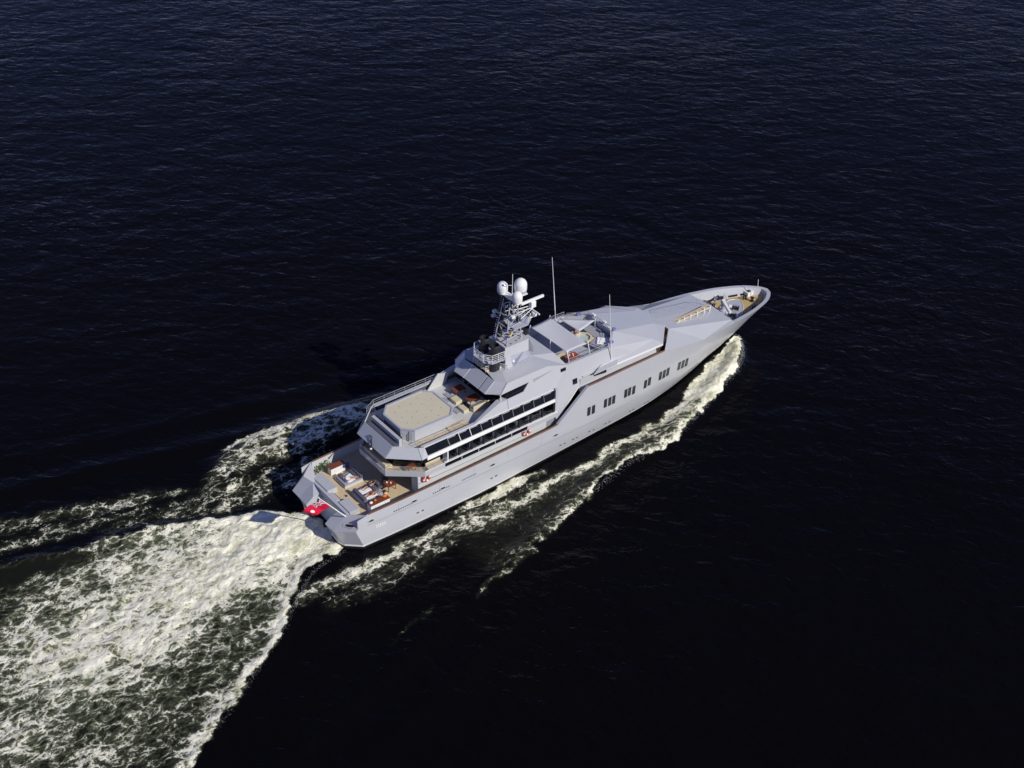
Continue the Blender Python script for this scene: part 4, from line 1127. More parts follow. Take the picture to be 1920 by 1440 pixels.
# gunwale round the bow well: broad cap and inner wall
xs = list(np.linspace(60.2, 70.0, 24)) + [70.4, 70.7]
outer = [(x, sheer_y(x), sheer_z(x)) for x in xs]
def inn(x, y, w):
    # move inboard along the normal of the sheer in plan
    e = .15; x2 = min(x + e, 71.0); x1 = x - e
    d = Vector((x2 - x1, sheer_y(x2) - sheer_y(x1))).normalized(); n_ = Vector((-d.y, d.x))
    if n_.y > 0: n_ = -n_
    return x + n_.x * w, max(y + n_.y * w, 0)
W1 = .50
ins = [(*inn(x, y, W1), z - .01) for x, y, z in outer]
ins = [p for p in ins if p[1] > 0.02]
k = len(ins); outer_k = outer[:k]
tip_o = (71.0, 0, 5.9); tip_i = (71.0 - W1 - .12, 0, 5.93)
for s in (1, -1):
    b = MB()
    O = [(x, y * s, z) for x, y, z in outer_k] + [tip_o]; I = [(x, y * s, z) for x, y, z in ins] + [tip_i]
    D = [(p[0], math.copysign(max(min(abs(p[1]), hull_y(p[0], 5.05) - .12), .0), s), 5.05) for p in I]; n = len(O)
    b.add(O + I, [(i, i + 1, n + i + 1, n + i) for i in range(n - 1)])
    q = b.build('bow_gunwale', 'paint', fd); smooth_angle(q, 40)
    b = MB(); b.add(I + D, [(i, i + 1, n + i + 1, n + i) for i in range(n - 1)])
    q = b.build('bow_inner_wall', 'paint', fd); smooth_angle(q, 40)
    # freeing slots low on the inner wall
    for j in range(2, n - 6, 4):
        w_ = .22; p0 = Vector(D[j]).lerp(Vector(I[j]), w_); p1 = Vector(D[j + 3]).lerp(Vector(I[j + 3]), w_); off = Vector((0, -.03 * s, 0))
        b = MB(); b.slab([Vector((p0.x, p0.y, 5.14)) + off, Vector((p1.x, p1.y, 5.14)) + off, Vector((p1.x, p1.y, 5.48)) + off, Vector((p0.x, p0.y, 5.48)) + off][::-s], .03); b.build('freeing_slot', 'black', fd)
dr = [(p[0], max(min(p[1], hull_y(p[0], 5.0) - .10), 0)) for p in ins]; dr = [p for p in dr if p[1] > .05]
ring = dr + [(p[0], -p[1]) for p in dr[::-1]]
b = MB(); b.prism(ring, 5.0, 5.10); b.build('bow_deck', 'teak_bow', fd)
PF = [(60.6, -2.9), (62.4, -2.6), (64.2, -1.9), (65.6, -.9), (66.4, .1), (66.6, .8), (66.3, 1.4), (65.6, 1.7), (64.6, 1.6), (63.4, 1.2), (62.2, .6), (60.6, .3)]
b = MB(); b.prism(PF, 5.10, 5.26); q = b.build('mooring_platform', 'deck_paint', fd)
b = MB(); b.path([(x, y, 5.28) for x, y in PF], .04, 5, True); b.build('platform_edge', 'white_paint', q)
# anchor winches on the platform
def winch(loc, rz, scale=1.0):
    e = empty('anchor_winch', loc, parent=Y, rz=rz)
    bx, by, bz = 0, 0, 0
    def bld(b, n, m):
        me = b.build(n, m); me.parent = e; return me
    b = MB(); b.rbox(-.5 * scale, .5 * scale, -.75 * scale, .75 * scale, 0, .25 * scale, .05); bld(b, 'bedplate', 'steel')
    b = MB(); b.lathe([(0, -.62), (.34, -.62), (.34, -.5), (.2, -.46), (.2, .1), (.34, .14), (.34, .26), (0, .26)], (0, 0, .55 * scale), 14, (0, 1, 0)); bld(b, 'drum', 'exhaust')
    b = MB(); b.lathe([(0, 0), (.24, 0), (.24, .4), (.14, .5), (0, .5)], (0, .3, .55), 12, (0, 1, 0)); bld(b, 'motor', 'white_paint')
    b = MB(); b.lathe([(0, 0), (.22, 0), (.12, .12), (.12, .32), (.24, .44), (.24, .5), (0, .5)], (.75 * scale, -.2, 0), 12); bld(b, 'capstan', 'steel')
    b = MB(); b.tube((-.3, -.9, .1), (-.3, -.9, .8), .03); b.tube((-.3, -.9, .8), (-.1, -.9, .9), .03); bld(b, 'brake_handle', 'steel')
    return e
winch((62.5, -1.6, 5.26), .4); winch((62.3, 2.3, 5.10), -.3); winch((64.6, 2.6, 5.10), .9, .8); winch((64.2, -.5, 5.26), .7, .8)
# folded deck crane
cr = empty('deck_crane', (63.0, .4, 5.26), parent=Y)
b = MB(); b.lathe([(.0, 0), (.45, 0), (.45, .15), (.30, .25), (.30, 1.15), (.38, 1.2), (.38, 1.35), (0, 1.35)], (63.0, .4, 5.26), 16); b.build('pedestal', 'deck_paint', cr, smooth=False)
b = MB(); b.hull8([(62.8, .6, 6.5), (63.2, .6, 6.5), (63.2, .6, 6.9), (62.8, .6, 6.9)], [(61.8, -1.9, 6.35), (62.1, -1.9, 6.35), (62.1, -1.9, 6.6), (61.8, -1.9, 6.6)]); b.build('jib', 'white_paint', cr)
b = MB(); b.hull8([(63.0, .5, 6.55), (63.35, .5, 6.55), (63.35, .5, 6.85), (63.0, .5, 6.85)], [(64.5, 1.9, 6.4), (64.8, 1.8, 6.4), (64.8, 1.8, 6.6), (64.5, 1.9, 6.6)]); b.build('counter_jib', 'white_paint', cr)
b = MB(); b.tube((62.9, .2, 6.2), (62.0, -1.4, 6.4), .07, 8); b.build('ram', 'steel', cr)
# bollards, fairlead chocks and a hatch box at the stem
for (x, y) in ((61.2, 3.0), (61.2, -3.2), (65.2, 2.5), (67.6, .9), (66.8, -1.6)):
    e = empty('bollard', (x, y, 5.1), parent=Y)
    for d in (-.22, .22):
        b = MB(); b.lathe([(0, 0), (.13, 0), (.10, .06), (.10, .34), (.15, .40), (.15, .46), (0, .46)], (x + d, y, 5.1), 10); b.build('post', 'exhaust', e)
b = MB(); b.rbox(68.2, 69.3, .9, 1.75, 5.1, 5.75, .05); hb_ = b.build('stem_locker', 'white_paint', Y)
b = MB(); b.box(68.45, 69.0, 1.05, 1.55, 5.75, 5.78); b.build('lid', 'black', hb_)
b = MB(); b.lathe([(0, 0), (.3, 0), (.3, .1), (.16, .16), (.16, .45), (.26, .5), (.26, .6), (0, .6)], (68.0, -.1, 5.1), 12); b.build('stem_capstan', 'exhaust', Y)
b = MB(); b.tube((69.1, 0, 5.1), (68.85, 0, 8.15), .05, 6, .03); b.build('jack_staff', 'white_paint', Y)
b = MB()
for i in range(7): b.tube((61.0 + i * .22, -.4 - .05 * i, 5.14), (61.2 + i * .22, .5, 5.16), .05, 5)
b.build('mooring_lines', 'white_paint', Y, kind='stuff')

# raised catwalk stowed along the foredeck, with stanchions
cw = empty('catwalk', (0, 0, 0), parent=fd)
A0 = Vector((52.2, -1.40, 8.56)); A1 = Vector((59.0, -.70, 8.05)); wd = Vector((.04, .34, 0))
b = MB(); b.slab([A0 - wd, A1 - wd, A1 + wd, A0 + wd], .08); b.build('catwalk_planks', 'teak', cw)
b = MB()
b.hull8([A0 - wd * 1.1 - Vector((0, 0, .1)), A1 - wd * 1.1 - Vector((0, 0, .1)), A1 - wd * 1.02 - Vector((0, 0, .1)), A0 - wd * 1.02 - Vector((0, 0, .1))],
        [A0 - wd * 1.1 + Vector((0, 0, .05)), A1 - wd * 1.1 + Vector((0, 0, .05)), A1 - wd * 1.02 + Vector((0, 0, .05)), A0 - wd * 1.02 + Vector((0, 0, .05))])
b.build('catwalk_edge', 'cushion_cream', cw)
for t in (.06, .22, .40, .60, .80, .97):
    p = A0.lerp(A1, t)
    zf = float(np.interp(p.x, [50, 60.3], [8.95, 7.1]))
    b = MB(); b.box(p.x - .06, p.x + .06, p.y - .44, p.y - .34, zf - .02, p.z + .30); b.build('catwalk_post', 'white_paint', cw)
    b = MB(); b.box(p.x - .05, p.x + .05, p.y + .26, p.y + .34, zf - .02, p.z - .08); b.build('catwalk_post', 'white_paint', cw)
b = MB()
pts = [(50.9, 1.2, 9.0), (51.6, 1.0, 9.6), (53.5, .75, 9.45), (56, .65, 9.0), (58.2, .72, 8.6), (59.4, .2, 8.2), (59.8, -.2, 7.6)]
b.path(pts, .025, 5)
for p in pts[1:-1]: b.tube(p, (p[0], p[1], float(np.interp(p[0], [50, 60.3], [8.95, 7.1]))), .018, 4)
b.build('foredeck_hand_rail', 'strake', fd)

# ------------------------------------------------------------------ funnel platform, plinth and mast
fu = empty('funnel', (0, 0, 0), parent=Y)
for y in (.95, -.95):
    b = MB(); b.lathe([(0, 14.1), (.66, 14.1), (.66, 15.7), (.54, 15.95), (.50, 15.95), (.50, 15.6), (0, 15.6)], (23.9, y, 0), 18); q = b.build('stack', 'exhaust', fu); smooth_angle(q, 40)
    b = MB(); b.lathe([(.75, 12.6), (.75, 14.12)], (23.8, y, 0), 18); q = b.build('stack_base', 'exhaust', fu); smooth_angle(q, 40)
    b = MB(); b.slab([(23.2, y - .1, 15.6), (23.2, y + .15, 15.6), (23.22, y + .15, 15.75), (23.22, y - .1, 15.75)], .03); b.build('maker_plate', 'white_paint', fu)
PLAT = [(22.3, .9), (23.0, 1.75), (24.7, 1.85), (24.7, -1.85), (23.0, -1.75), (22.3, -.9)]
b = MB(); b.prism(PLAT, 14.0, 14.14); b.build('funnel_platform', 'deck_paint', fu)
railing('funnel_railing', [(24.7, 1.8, 14.14), (23.0, 1.7, 14.14), (22.35, .88, 14.14), (22.35, -.88, 14.14), (23.0, -1.7, 14.14), (24.7, -1.8, 14.14)], 1.0, 4, fu, .9, .03, 'white_paint', .035)
for i in range(5):
    b = MB(); b.rbox(22.6 + .3 * (i % 2), 23.1 + .3 * (i % 2), -1.5 + .62 * i, -1.1 + .62 * i, 14.14, 14.38, .04); b.build('platform_box', 'deck_paint', fu)
pl = empty('mast_plinth', (0, 0, 0), parent=Y)
for s in (1, -1):
    b = MB()
    b.hull8([(24.65, 2.05 * s, 12.7), (25.75, 2.05 * s, 12.7), (25.75, 1.7 * s, 12.7), (24.65, 1.7 * s, 12.7)], [(24.95, 1.62 * s, 14.6), (25.6, 1.62 * s, 14.6), (25.6, 1.3 * s, 14.6), (24.95, 1.3 * s, 14.6)])
    b.build('plinth_leg', 'paint', pl)
b = MB(); b.hull8([(24.8, -1.72, 14.25), (28.2, -1.80, 14.0), (28.2, 1.80, 14.0), (24.8, 1.72, 14.25)], [(25.0, -1.5, 15.3), (28.4, -1.5, 15.3), (28.4, 1.5, 15.3), (25.0, 1.5, 15.3)]); b.build('plinth_top', 'paint', pl)
b = MB(); b.box(25.7, 28.0, -1.2, 1.2, 12.7, 14.05); b.build('plinth_core', 'deck_paint', pl)
for s in (1, -1):
    b = MB(); b.hull8([(26.0, 1.2 * s, 12.75), (28.3, 1.2 * s, 13.9), (28.3, 2.3 * s, 13.2), (26.0, 2.1 * s, 12.75)], [(26.0, 1.2 * s, 12.85), (28.3, 1.2 * s, 13.98), (28.3, 2.3 * s, 13.28), (26.0, 2.1 * s, 12.85)]); b.build('plinth_ramp', 'deck_paint', pl)
    b = MB(); b.hull8([(28.35, 1.0 * s, 13.6), (28.9, 1.8 * s, 13.4), (28.9, 1.9 * s, 14.3), (28.5, 1.5 * s, 15.2)], [(28.43, .9 * s, 13.6), (28.98, 1.7 * s, 13.4), (28.98, 1.8 * s, 14.3), (28.58, 1.4 * s, 15.2)]); lv = b.build('louvre_plate', 'paint', pl)
for i in range(5):
    b = MB(); b.box(28.44, 28.5, -1.3, -.6, 14.0 + i * .22, 14.1 + i * .22); b.build('louvre_slot', 'black', pl)
for (x, y) in ((25.4, -1.2), (26.1, -1.25), (27.0, -1.1), (27.6, -.9), (27.9, .9)):
    b = MB(); b.lathe([(0, 15.3), (.09, 15.3), (.09, 15.42), (0, 15.46)], (x, y, 0), 8); b.build('plinth_fitting', 'strake', pl)
b = MB(); b.lathe([(0, 0), (.18, 0), (.22, .1), (.16, .24), (0, .28)], (25.9, -1.85, 13.3), 12); b.build('dome_lamp', 'white_paint', pl)
ms = empty('radar_mast', (0, 0, 15.3), parent=Y)
legs = {}
for nm, a, c in (('a', (25.5, 1.1, 15.3), (26.3, .55, 20.6)), ('b', (25.5, -1.1, 15.3), (26.3, -.55, 20.6)), ('c', (28.0, .7, 15.3), (27.3, .42, 20.6)), ('d', (28.0, -.7, 15.3), (27.3, -.42, 20.6))):
    b = MB(); b.tube(a, c, .085, 8, .07); b.build('mast_leg', 'paint', ms); legs[nm] = (Vector(a), Vector(c))
def lp(n_, t): return legs[n_][0].lerp(legs[n_][1], t)
for (p, q) in (('a', 'b'), ('b', 'd'), ('d', 'c'), ('c', 'a')):
    for i, t in enumerate((.12, .38, .62, .84)):
        b = MB(); b.tube(lp(p, t), lp(q, t), .05, 6); b.build('brace', 'paint', ms)
        t2 = (.38, .62, .84, 1.0)[i]
        b = MB(); b.tube(lp(p if i % 2 else q, t), lp(q if i % 2 else p, t2), .04, 6); b.build('brace', 'paint', ms)
b = MB(); b.tube((26.0, .9, 15.3), (26.5, .7, 20.8), .30, 10); b.build('cable_trunk_shade', 'exhaust', ms)  # trunk made thick and dark to stand for the mast's shaded side
for (x, y, z, w, h) in ((26.6, 1.3, 17.4, .5, .7), (26.9, .2, 16.2, .6, .9), (27.6, -.5, 17.5, .45, .6), (26.4, -.7, 18.6, .4, .5), (27.2, .5, 19.4, .5, .6), (29.0, .8, 15.35, .7, .9), (28.7, -.6, 15.35, .5, .6)):
    b = MB(); b.rbox(x - w / 2, x + w / 2, y - w / 2, y + w / 2, z, z + h, .06); b.build('equipment_shade_box', 'exhaust', ms)  # dark boxes added among the legs to imitate shade on the mast
b = MB(); b.prism([(26.5, 1.25), (28.4, 1.35), (29.4, .6), (29.4, -.6), (28.4, -1.35), (26.5, -1.25)], 17.05, 17.17); b.build('mast_platform', 'deck_paint', ms)
railing('mast_platform_rail', [(28.4, 1.3, 17.17), (29.35, .58, 17.17), (29.35, -.58, 17.17), (28.4, -1.3, 17.17)], .7, 2, ms, .8, .025, 'white_paint')
b = MB(); b.hull8([(26.4, -1.9, 20.72), (27.1, -1.9, 20.72), (27.1, 1.9, 20.72), (26.4, 1.9, 20.72)], [(26.3, -1.9, 20.84), (27.2, -1.9, 20.84), (27.2, 1.9, 20.84), (26.3, 1.9, 20.84)]); b.build('mast_yard', 'white_paint', ms)
b = MB(); b.box(26.9, 28.9, -.5, .5, 20.6, 20.72); b.build('mast_arm', 'white_paint', ms)
for (x, y, z, r, h) in ((26.7, 1.36, 21.05, .62, 1.08), (26.7, -1.36, 21.05, .60, 1.12), (28.35, 0.15, 21.2, .75, 1.35)):
    e = empty('satellite_dome', (x, y, z - .36), parent=ms)
    e.location = (x, y, z - .36 - 15.3)
    b = MB(); b.lathe([(0, z - .30), (r * .55, z - .30), (r * .97, z - .06), (r * .99, z), (r, z + h * .40)] + [(r * math.cos(a), z + h * .40 + (h * .60 - 0) * math.sin(a)) for a in np.linspace(.12, math.pi / 2, 9)], (x, y, 0), 24)
    q = b.build('radome', 'dome_white', e); smooth_angle(q, 50)
    b = MB(); b.lathe([(r * .5, z - .42), (r * .95, z - .30), (r * .95, z - .22), (r * .5, z - .22)], (x, y, 0), 20); q = b.build('dome_base', 'deck_paint', e)
    b = MB(); b.tube((x, y, z - .9), (x, y, z - .3), .14, 8); b.build('dome_stem', 'white_paint', e)
b = MB(); b.tube((27.05, 0, 20.7), (27.05, 0, 23.65), .05, 6, .03); b.tube((27.05, 0, 22.2), (26.6, .5, 22.1), .035, 5); b.build('top_pole', 'white_paint', ms)
b = MB(); b.lathe([(0, 0), (.1, .02), (.12, .12), (.08, .22), (0, .24)], (26.6, .5, 22.15), 10); b.build('masthead_lamp', 'white_paint', ms)
# two radar scanners and their brackets
b = MB(); b.rbox(28.35, 31.65, -.14, .14, 19.05, 19.36, .07)
sc = b.build('radar_scanner', 'dome_white', ms)
b = MB(); b.rbox(29.7, 30.4, -.28, .28, 18.3, 19.03, .1); b.build('scanner_gearbox', 'dome_white', sc)
b = MB()
for y in (-.35, .35):
    b.tube((27.5, y, 18.5), (30.4, y * .6, 18.28), .05, 6); b.tube((27.7, y, 17.3), (30.0, y * .6, 18.25), .05, 6)
b.build('scanner_bracket', 'white_paint', sc)
b = MB(); b.rbox(30.0, 30.16, -1.3, .55, 17.75, 17.92, .05)
sc2 = b.build('radar_scanner', 'dome_white', ms)
b = MB(); b.rbox(29.8, 30.3, -.6, -.1, 17.2, 17.74, .08); b.build('scanner_gearbox', 'dome_white', sc2)
b = MB(); b.tube((29.3, -.35, 17.1), (30.1, -.35, 17.2), .08, 6); b.build('scanner_bracket', 'white_paint', sc2)
for (x, y, z) in ((25.9, 1.7, 18.2), (25.9, 1.9, 17.5), (26.0, -1.5, 19.0)):
    b = MB(); b.rbox(x - .25, x + .25, y - .2, y + .2, z, z + .3, .06); b.tube((x, y, z + .1), (26.2, y * .5, z + .1), .05, 5); b.build('signal_lamp', 'white_paint', ms)
b = MB()
for k in range(18): b.lathe([(0, 0), (.07, .04), (0, .08)], (25.35 + k * .045, 1.15 - .02 * k, 15.6 + k * .28), 6)
b.build('lamp_string', 'white_paint', ms, kind='stuff')
# whip antennas
for a, c in (((35.9, 2.6, 12.6), (34.95, 2.6, 21.9)), ((38.6, -4.75, 9.84), (37.58, -4.75, 19.5))):
    b = MB(); b.tube(a, Vector(a).lerp(Vector(c), .48), .062, 7, .055); b.tube(Vector(a).lerp(Vector(c), .48), c, .045, 7, .03); b.tube(a, Vector(a) + Vector((0, 0, .4)), .09, 7)
    b.build('whip_antenna', 'white_paint', Y)
# rail and hand lines on the aft roof lounge
railing('roof_lounge_rail', [(22.7, 1.5, 12.6), (22.7, -.9, 12.6), (24.2, -1.5, 12.7), (25.0, -2.3, 12.7)], .8, 3, Y, .8, .03, 'white_paint')
b = MB(); b.prism([(22.75, 1.6), (22.75, -1.0), (24.3, -1.3), (24.3, 1.6)], 12.66, 12.84); b.build('roof_lounge_deck', 'teak', Y)
# railings on the sun deck edges
railing('sun_deck_railing', [(32.3, -4.2, 11.78), (36.0, -4.25, 11.7), (38.6, -4.25, 11.62)], .55, 2, Y, 1.2, .025)
railing('sun_deck_railing', [(36.6, 4.25, 11.68), (38.6, 4.25, 11.62)], .55, 2, Y, 1.2, .025)
railing('sun_pad_railing', [(38.7, 3.9, 11.62), (40.7, 2.2, 12.0), (40.7, -2.2, 12.0), (39.9, -3.1, 11.9)], .5, 2, Y, 1.0, .025, 'strake')
# searchlights and a floodlight along the wheelhouse brow
for (x, y, z) in ((40.9, 1.4, 12.0), (40.9, -.6, 12.0), (40.5, -2.0, 12.0), (31.7, 3.6, 11.85)):
    e = empty('floodlight', (x, y, z), parent=Y)
    b = MB(); b.tube((x, y, z), (x, y, z + .25), .05, 6); b.build('bracket', 'steel', e)
    b = MB(); b.rbox(x - .16, x + .16, y - .28, y + .28, z + .25, z + .5, .06); b.build('lamp_head', 'white_paint', e)
# fold-out stern davit on the boat deck fascia
dv = empty('fascia_davit', (7.6, .1, 8.6), parent=Y)
b = MB(); b.tube((7.95, .65, 8.86), (7.35, -.35, 8.75), .07, 6); b.tube((7.35, -.35, 8.75), (7.05, -.7, 8.7), .09, 6); b.build('davit_arm', 'exhaust', dv)
b = MB(); b.torus((8.05, .75, 9.05), .22, .06, (1, 0, 1), 14, 6); b.build('davit_sheave', 'exhaust', dv)
b = MB(); b.tube((7.6, .05, 8.75), (7.9, .5, 9.2), .05, 6); b.build('davit_link', 'exhaust', dv)
b = MB(); b.lathe([(0, 0), (.12, .05), (.14, .16), (0, .26)], (7.0, -.75, 8.6), 10); b.build('davit_lamp', 'white_paint', dv)
# ------------------------------------------------------------------ things on board
def thing(name, loc, label, cat, group=None, rz=0.0):
    return empty(name, loc, label, cat, group, rz)
def put(b, name, m, e, smooth=False, ang=None):
    """part in the thing's own coordinates"""
    o = b.build(name, m); o.parent = e
    if ang: smooth_angle(o, ang)
    elif smooth: o.data.polygons.foreach_set('use_smooth', [True] * len(o.data.polygons))
    return o

# --- ensign on its raked staff
b = MB(); b.tube((1.62, -3.62, 3.65), (-1.36, -3.30, 7.55), .075, 8, .05); b.lathe([(0, 0), (.09, .03), (.09, .12), (0, .16)], (-1.36, -3.30, 7.53), 8); b.build('ensign_staff', 'white_paint', Y)
def union(u, v):
    """colour index in the union canton, u,v in 0..1 : 0 red 1 blue 2 white"""
    x = (u - .5) * 2; y = (v - .5)
    if abs(x) < .10 or abs(y) < .10: return 0
    if abs(x) < .17 or abs(y) < .17: return 2
    d = min(abs(x * .5 - y), abs(x * .5 + y))
    if d < .035: return 0
    if d < .10: return 2
    return 1
def cloth_flag(name, H1, H2, F1, F2, nu, nv, colf, mats, amp, e, waves=2.2, ph=0.0):
    b = MB(); H1, H2, F1, F2 = (Vector(p) for p in (H1, H2, F1, F2))
    n = ((F1 - H1).cross(H2 - H1)).normalized()
    vs = []
    for i in range(nu + 1):
        for j in range(nv + 1):
            u = i / nu; v_ = j / nv
            p = H1.lerp(F1, u).lerp(H2.lerp(F2, u), v_)
            vs.append(p + n * amp * u ** .7 * math.sin(waves * 2 * math.pi * u + 1.4 * v_ + ph) + Vector((0, 0, -.12 * u * math.sin(3 * u))))
    o_ = len(b.v); b.v += [tuple(q) for q in vs]
    for i in range(nu):
        for j in range(nv):
            a = i * (nv + 1) + j
            b.f.append((a, a + nv + 1, a + nv + 2, a + 1)); b.mi.append(colf((i + .5) / nu, (j + .5) / nv))
    o = b.build(name, mats, fix=False)
    o.data.polygons.foreach_set('use_smooth', [True] * len(o.data.polygons))
    sm = o.modifiers.new('thick', 'SOLIDIFY'); sm.thickness = .012
    return o
def ens(u, v):
    if u < .5 and v < .5: return union(u * 2, v * 2)
    if ((u - .74) * 2) ** 2 + (v - .52) ** 2 < .024: return 2
    return 0
fl = cloth_flag('ensign_flag', (-1.16, -3.32, 7.28), (-.02, -3.44, 5.78), (-3.40, -3.05, 6.70), (-2.15, -3.15, 5.36), 84, 60, ens, ['flag_red', 'flag_blue', 'flag_white'], .17, None, 1.35, .3)
tag(fl, 'red ensign with union canton and white disc flying from the stern staff', 'flag')
# courtesy flag in the rigging
def swe(u, v):
    return 1 if (.30 < u < .46 or .40 < v < .62) else 0
b = MB(); b.path([(25.3, -1.4, 15.35), (26.4, -1.9, 17.4), (26.8, -1.9, 20.7)], .015, 4); b.build('flag_halyard', 'white_paint', ms)
f2 = cloth_flag('courtesy_flag', (26.35, -1.86, 17.35), (26.0, -1.75, 16.7), (25.1, -1.4, 17.2), (25.0, -1.35, 16.65), 18, 12, swe, ['se_blue', 'se_yellow'], .10, None, 1.6, .8)
tag(f2, 'small blue flag with a yellow cross below the radar mast', 'flag')

# --- lifebuoys hung on the main deck house side
for (x, lab) in ((11.25, 'red and white lifebuoy on the deck house side near the aft corner'), (25.45, 'red and white lifebuoy on the deck house side by the stair foot')):
    e = thing('lifebuoy', (x, -5.12, 5.02), lab, 'lifebuoy', 'lifebuoys on the deck house side')
    for k in range(12):
        b = MB(); n = 3
        a0 = 2 * math.pi * k / 12; R_, r_ = .40, .15
        vs = []; fs = []
        for i in range(n + 1):
            a = a0 + (2 * math.pi / 12) * i / n
            for j in range(8):
                q = 2 * math.pi * j / 8
                vs.append(((R_ + r_ * math.cos(q)) * math.cos(a), -.13 + .7 * r_ * math.sin(q), .45 + (R_ + r_ * math.cos(q)) * math.sin(a)))
        for i in range(n):
            for j in range(8): fs.append((i * 8 + j, i * 8 + (j + 1) % 8, (i + 1) * 8 + (j + 1) % 8, (i + 1) * 8 + j))
        b.add(vs, fs); put(b, 'ring_segment', 'buoy_red' if k % 3 else 'flag_white', e, smooth=True)

# --- people: one continuous skinned body each
def person(name, loc, rz, joints, edges, radii, label, skinm, shorts=None, shortm='cloth_navy', headj='head', hair=True, group=None, face_up=Vector((0, 0, 1))):
    e = thing(name, loc, label, 'person', group, rz)
    names = list(joints)
    me = bpy.data.meshes.new('body'); me.from_pydata([joints[k] for k in names], [(names.index(a), names.index(c)) for a, c in edges], [])
    o = bpy.data.objects.new('body', me); COL.objects.link(o)
    md = o.modifiers.new('skin', 'SKIN'); md.use_smooth_shade = True
    for i, k in enumerate(names):
        r = radii[k]; me.skin_vertices[0].data[i].radius = r if isinstance(r, tuple) else (r, r)
        me.skin_vertices[0].data[i].use_root = (k == 'pelvis')
    sb = o.modifiers.new('sub', 'SUBSURF'); sb.levels = 2; sb.render_levels = 2
    dg = bpy.context.evaluated_depsgraph_get()
    m2 = bpy.data.meshes.new_from_object(o.evaluated_get(dg))
    o.modifiers.clear(); o.data = m2; o.name = 'body'
    m2.materials.clear(); m2.materials.append(MATS[skinm]); m2.materials.append(MATS[shortm])
    if shorts:
        for p in m2.polygons: p.material_index = 1 if shorts(p.center) else 0
    m2.polygons.foreach_set('use_smooth', [True] * len(m2.polygons))
    o.parent = e
    # head with face features, hair
    h = Vector(joints[headj]); nk = Vector(joints['neck']); up = (h - nk).normalized()
    f_ = (face_up - up * face_up.dot(up)).normalized(); rt_ = up.cross(f_)
    c = h + up * .04
    b = MB(); vs = []; fs = []; nu, nv = 14, 9
    for i in range(nu):
        for j in range(nv):
            th = 2 * math.pi * i / nu; ph = math.pi * j / (nv - 1)
            x, y, z = math.sin(ph) * math.cos(th), math.sin(ph) * math.sin(th), math.cos(ph)
            jaw = 1 - .22 * max(0, -z) 
            q = c + rt_ * (.078 * x * jaw) + f_ * (.098 * y * jaw) + up * (.122 * z)
            vs.append(q)
    for i in range(nu):
        for j in range(nv - 1): fs.append((i * nv + j, i * nv + j + 1, ((i + 1) % nu) * nv + j + 1, ((i + 1) % nu) * nv + j))
    b.add(vs, fs); hd = put(b, 'head', skinm, e, smooth=True)
    b = MB(); b.hull8([c + f_ * .09 + up * .02 - rt_ * .008, c + f_ * .09 + up * .02 + rt_ * .008, c + f_ * .09 - up * .03 + rt_ * .018, c + f_ * .09 - up * .03 - rt_ * .018],
                      [c + f_ * .10 + up * .015 - rt_ * .005, c + f_ * .10 + up * .015 + rt_ * .005, c + f_ * .122 - up * .028 + rt_ * .010, c + f_ * .122 - up * .028 - rt_ * .010])
    q = put(b, 'nose', skinm, e); q.parent = hd
    for sgn in (-1, 1):
        b = MB(); b.lathe([(0, 0), (.012, .004), (.012, .010), (0, .014)], c + f_ * .088 + rt_ * .032 * sgn + up * .012, 6, f_); q = put(b, 'eye', 'hair', e); q.parent = hd
        b = MB(); b.lathe([(0, -.01), (.028, 0), (0, .01)], c + rt_ * .080 * sgn, 6, rt_); q = put(b, 'ear', skinm, e); q.parent = hd
    b = MB(); b.slab([c + f_ * .088 - up * .062 - rt_ * .022, c + f_ * .088 - up * .062 + rt_ * .022, c + f_ * .088 - up * .05 + rt_ * .022, c + f_ * .088 - up * .05 - rt_ * .022], .01); q = put(b, 'mouth', 'cloth_red', e); q.parent = hd
    if hair:
        b = MB(); vs = []; fs = []
        for i in range(14):
            for j in range(6):
                th = 2 * math.pi * i / 14; ph = (math.pi * .62) * j / 5 * (1.0 if math.sin(th) < .2 else .55)
                vs.append(c + rt_ * (.086 * math.sin(ph) * math.cos(th)) + f_ * (.106 * math.sin(ph) * math.sin(th) - .006) + up * (.132 * math.cos(ph)))
        for i in range(14):
            for j in range(5): fs.append((i * 6 + j, i * 6 + j + 1, ((i + 1) % 14) * 6 + j + 1, ((i + 1) % 14) * 6 + j))
        b.add(vs, fs); q = put(b, 'hair', 'hair', e, smooth=True)
    # hands: palm and five short fingers
    for sd_ in ('l', 'r'):
        if 'hand_' + sd_ not in joints: continue
        w = Vector(joints['hand_' + sd_]); el = Vector(joints['elbow_' + sd_]); d = (w - el).normalized()
        sidev = d.cross(Vector((0, 0, 1))); sidev = sidev.normalized() if sidev.length > .1 else Vector((0, 1, 0))
        b = MB(); b.hull8([w - sidev * .035 + Vector((0, 0, -.014)), w + sidev * .035 + Vector((0, 0, -.014)), w + sidev * .035 + Vector((0, 0, .014)), w - sidev * .035 + Vector((0, 0, .014))],
                          [w + d * .09 - sidev * .04 + Vector((0, 0, -.012)), w + d * .09 + sidev * .04 + Vector((0, 0, -.012)), w + d * .09 + sidev * .04 + Vector((0, 0, .012)), w + d * .09 - sidev * .04 + Vector((0, 0, .012))])
        for k, L in enumerate((.065, .08, .075, .055)):
            a = w + d * .085 + sidev * (-.03 + .02 * k); b.tube(a, a + d * L * .6, .009, 5); b.tube(a + d * L * .6, a + d * L - Vector((0, 0, .012)), .009, 5, .007)
        b.tube(w + d * .02 + sidev * .035, w + d * .065 + sidev * .07, .011, 5, .008)
        put(b, 'hand', skinm, e)
    return e
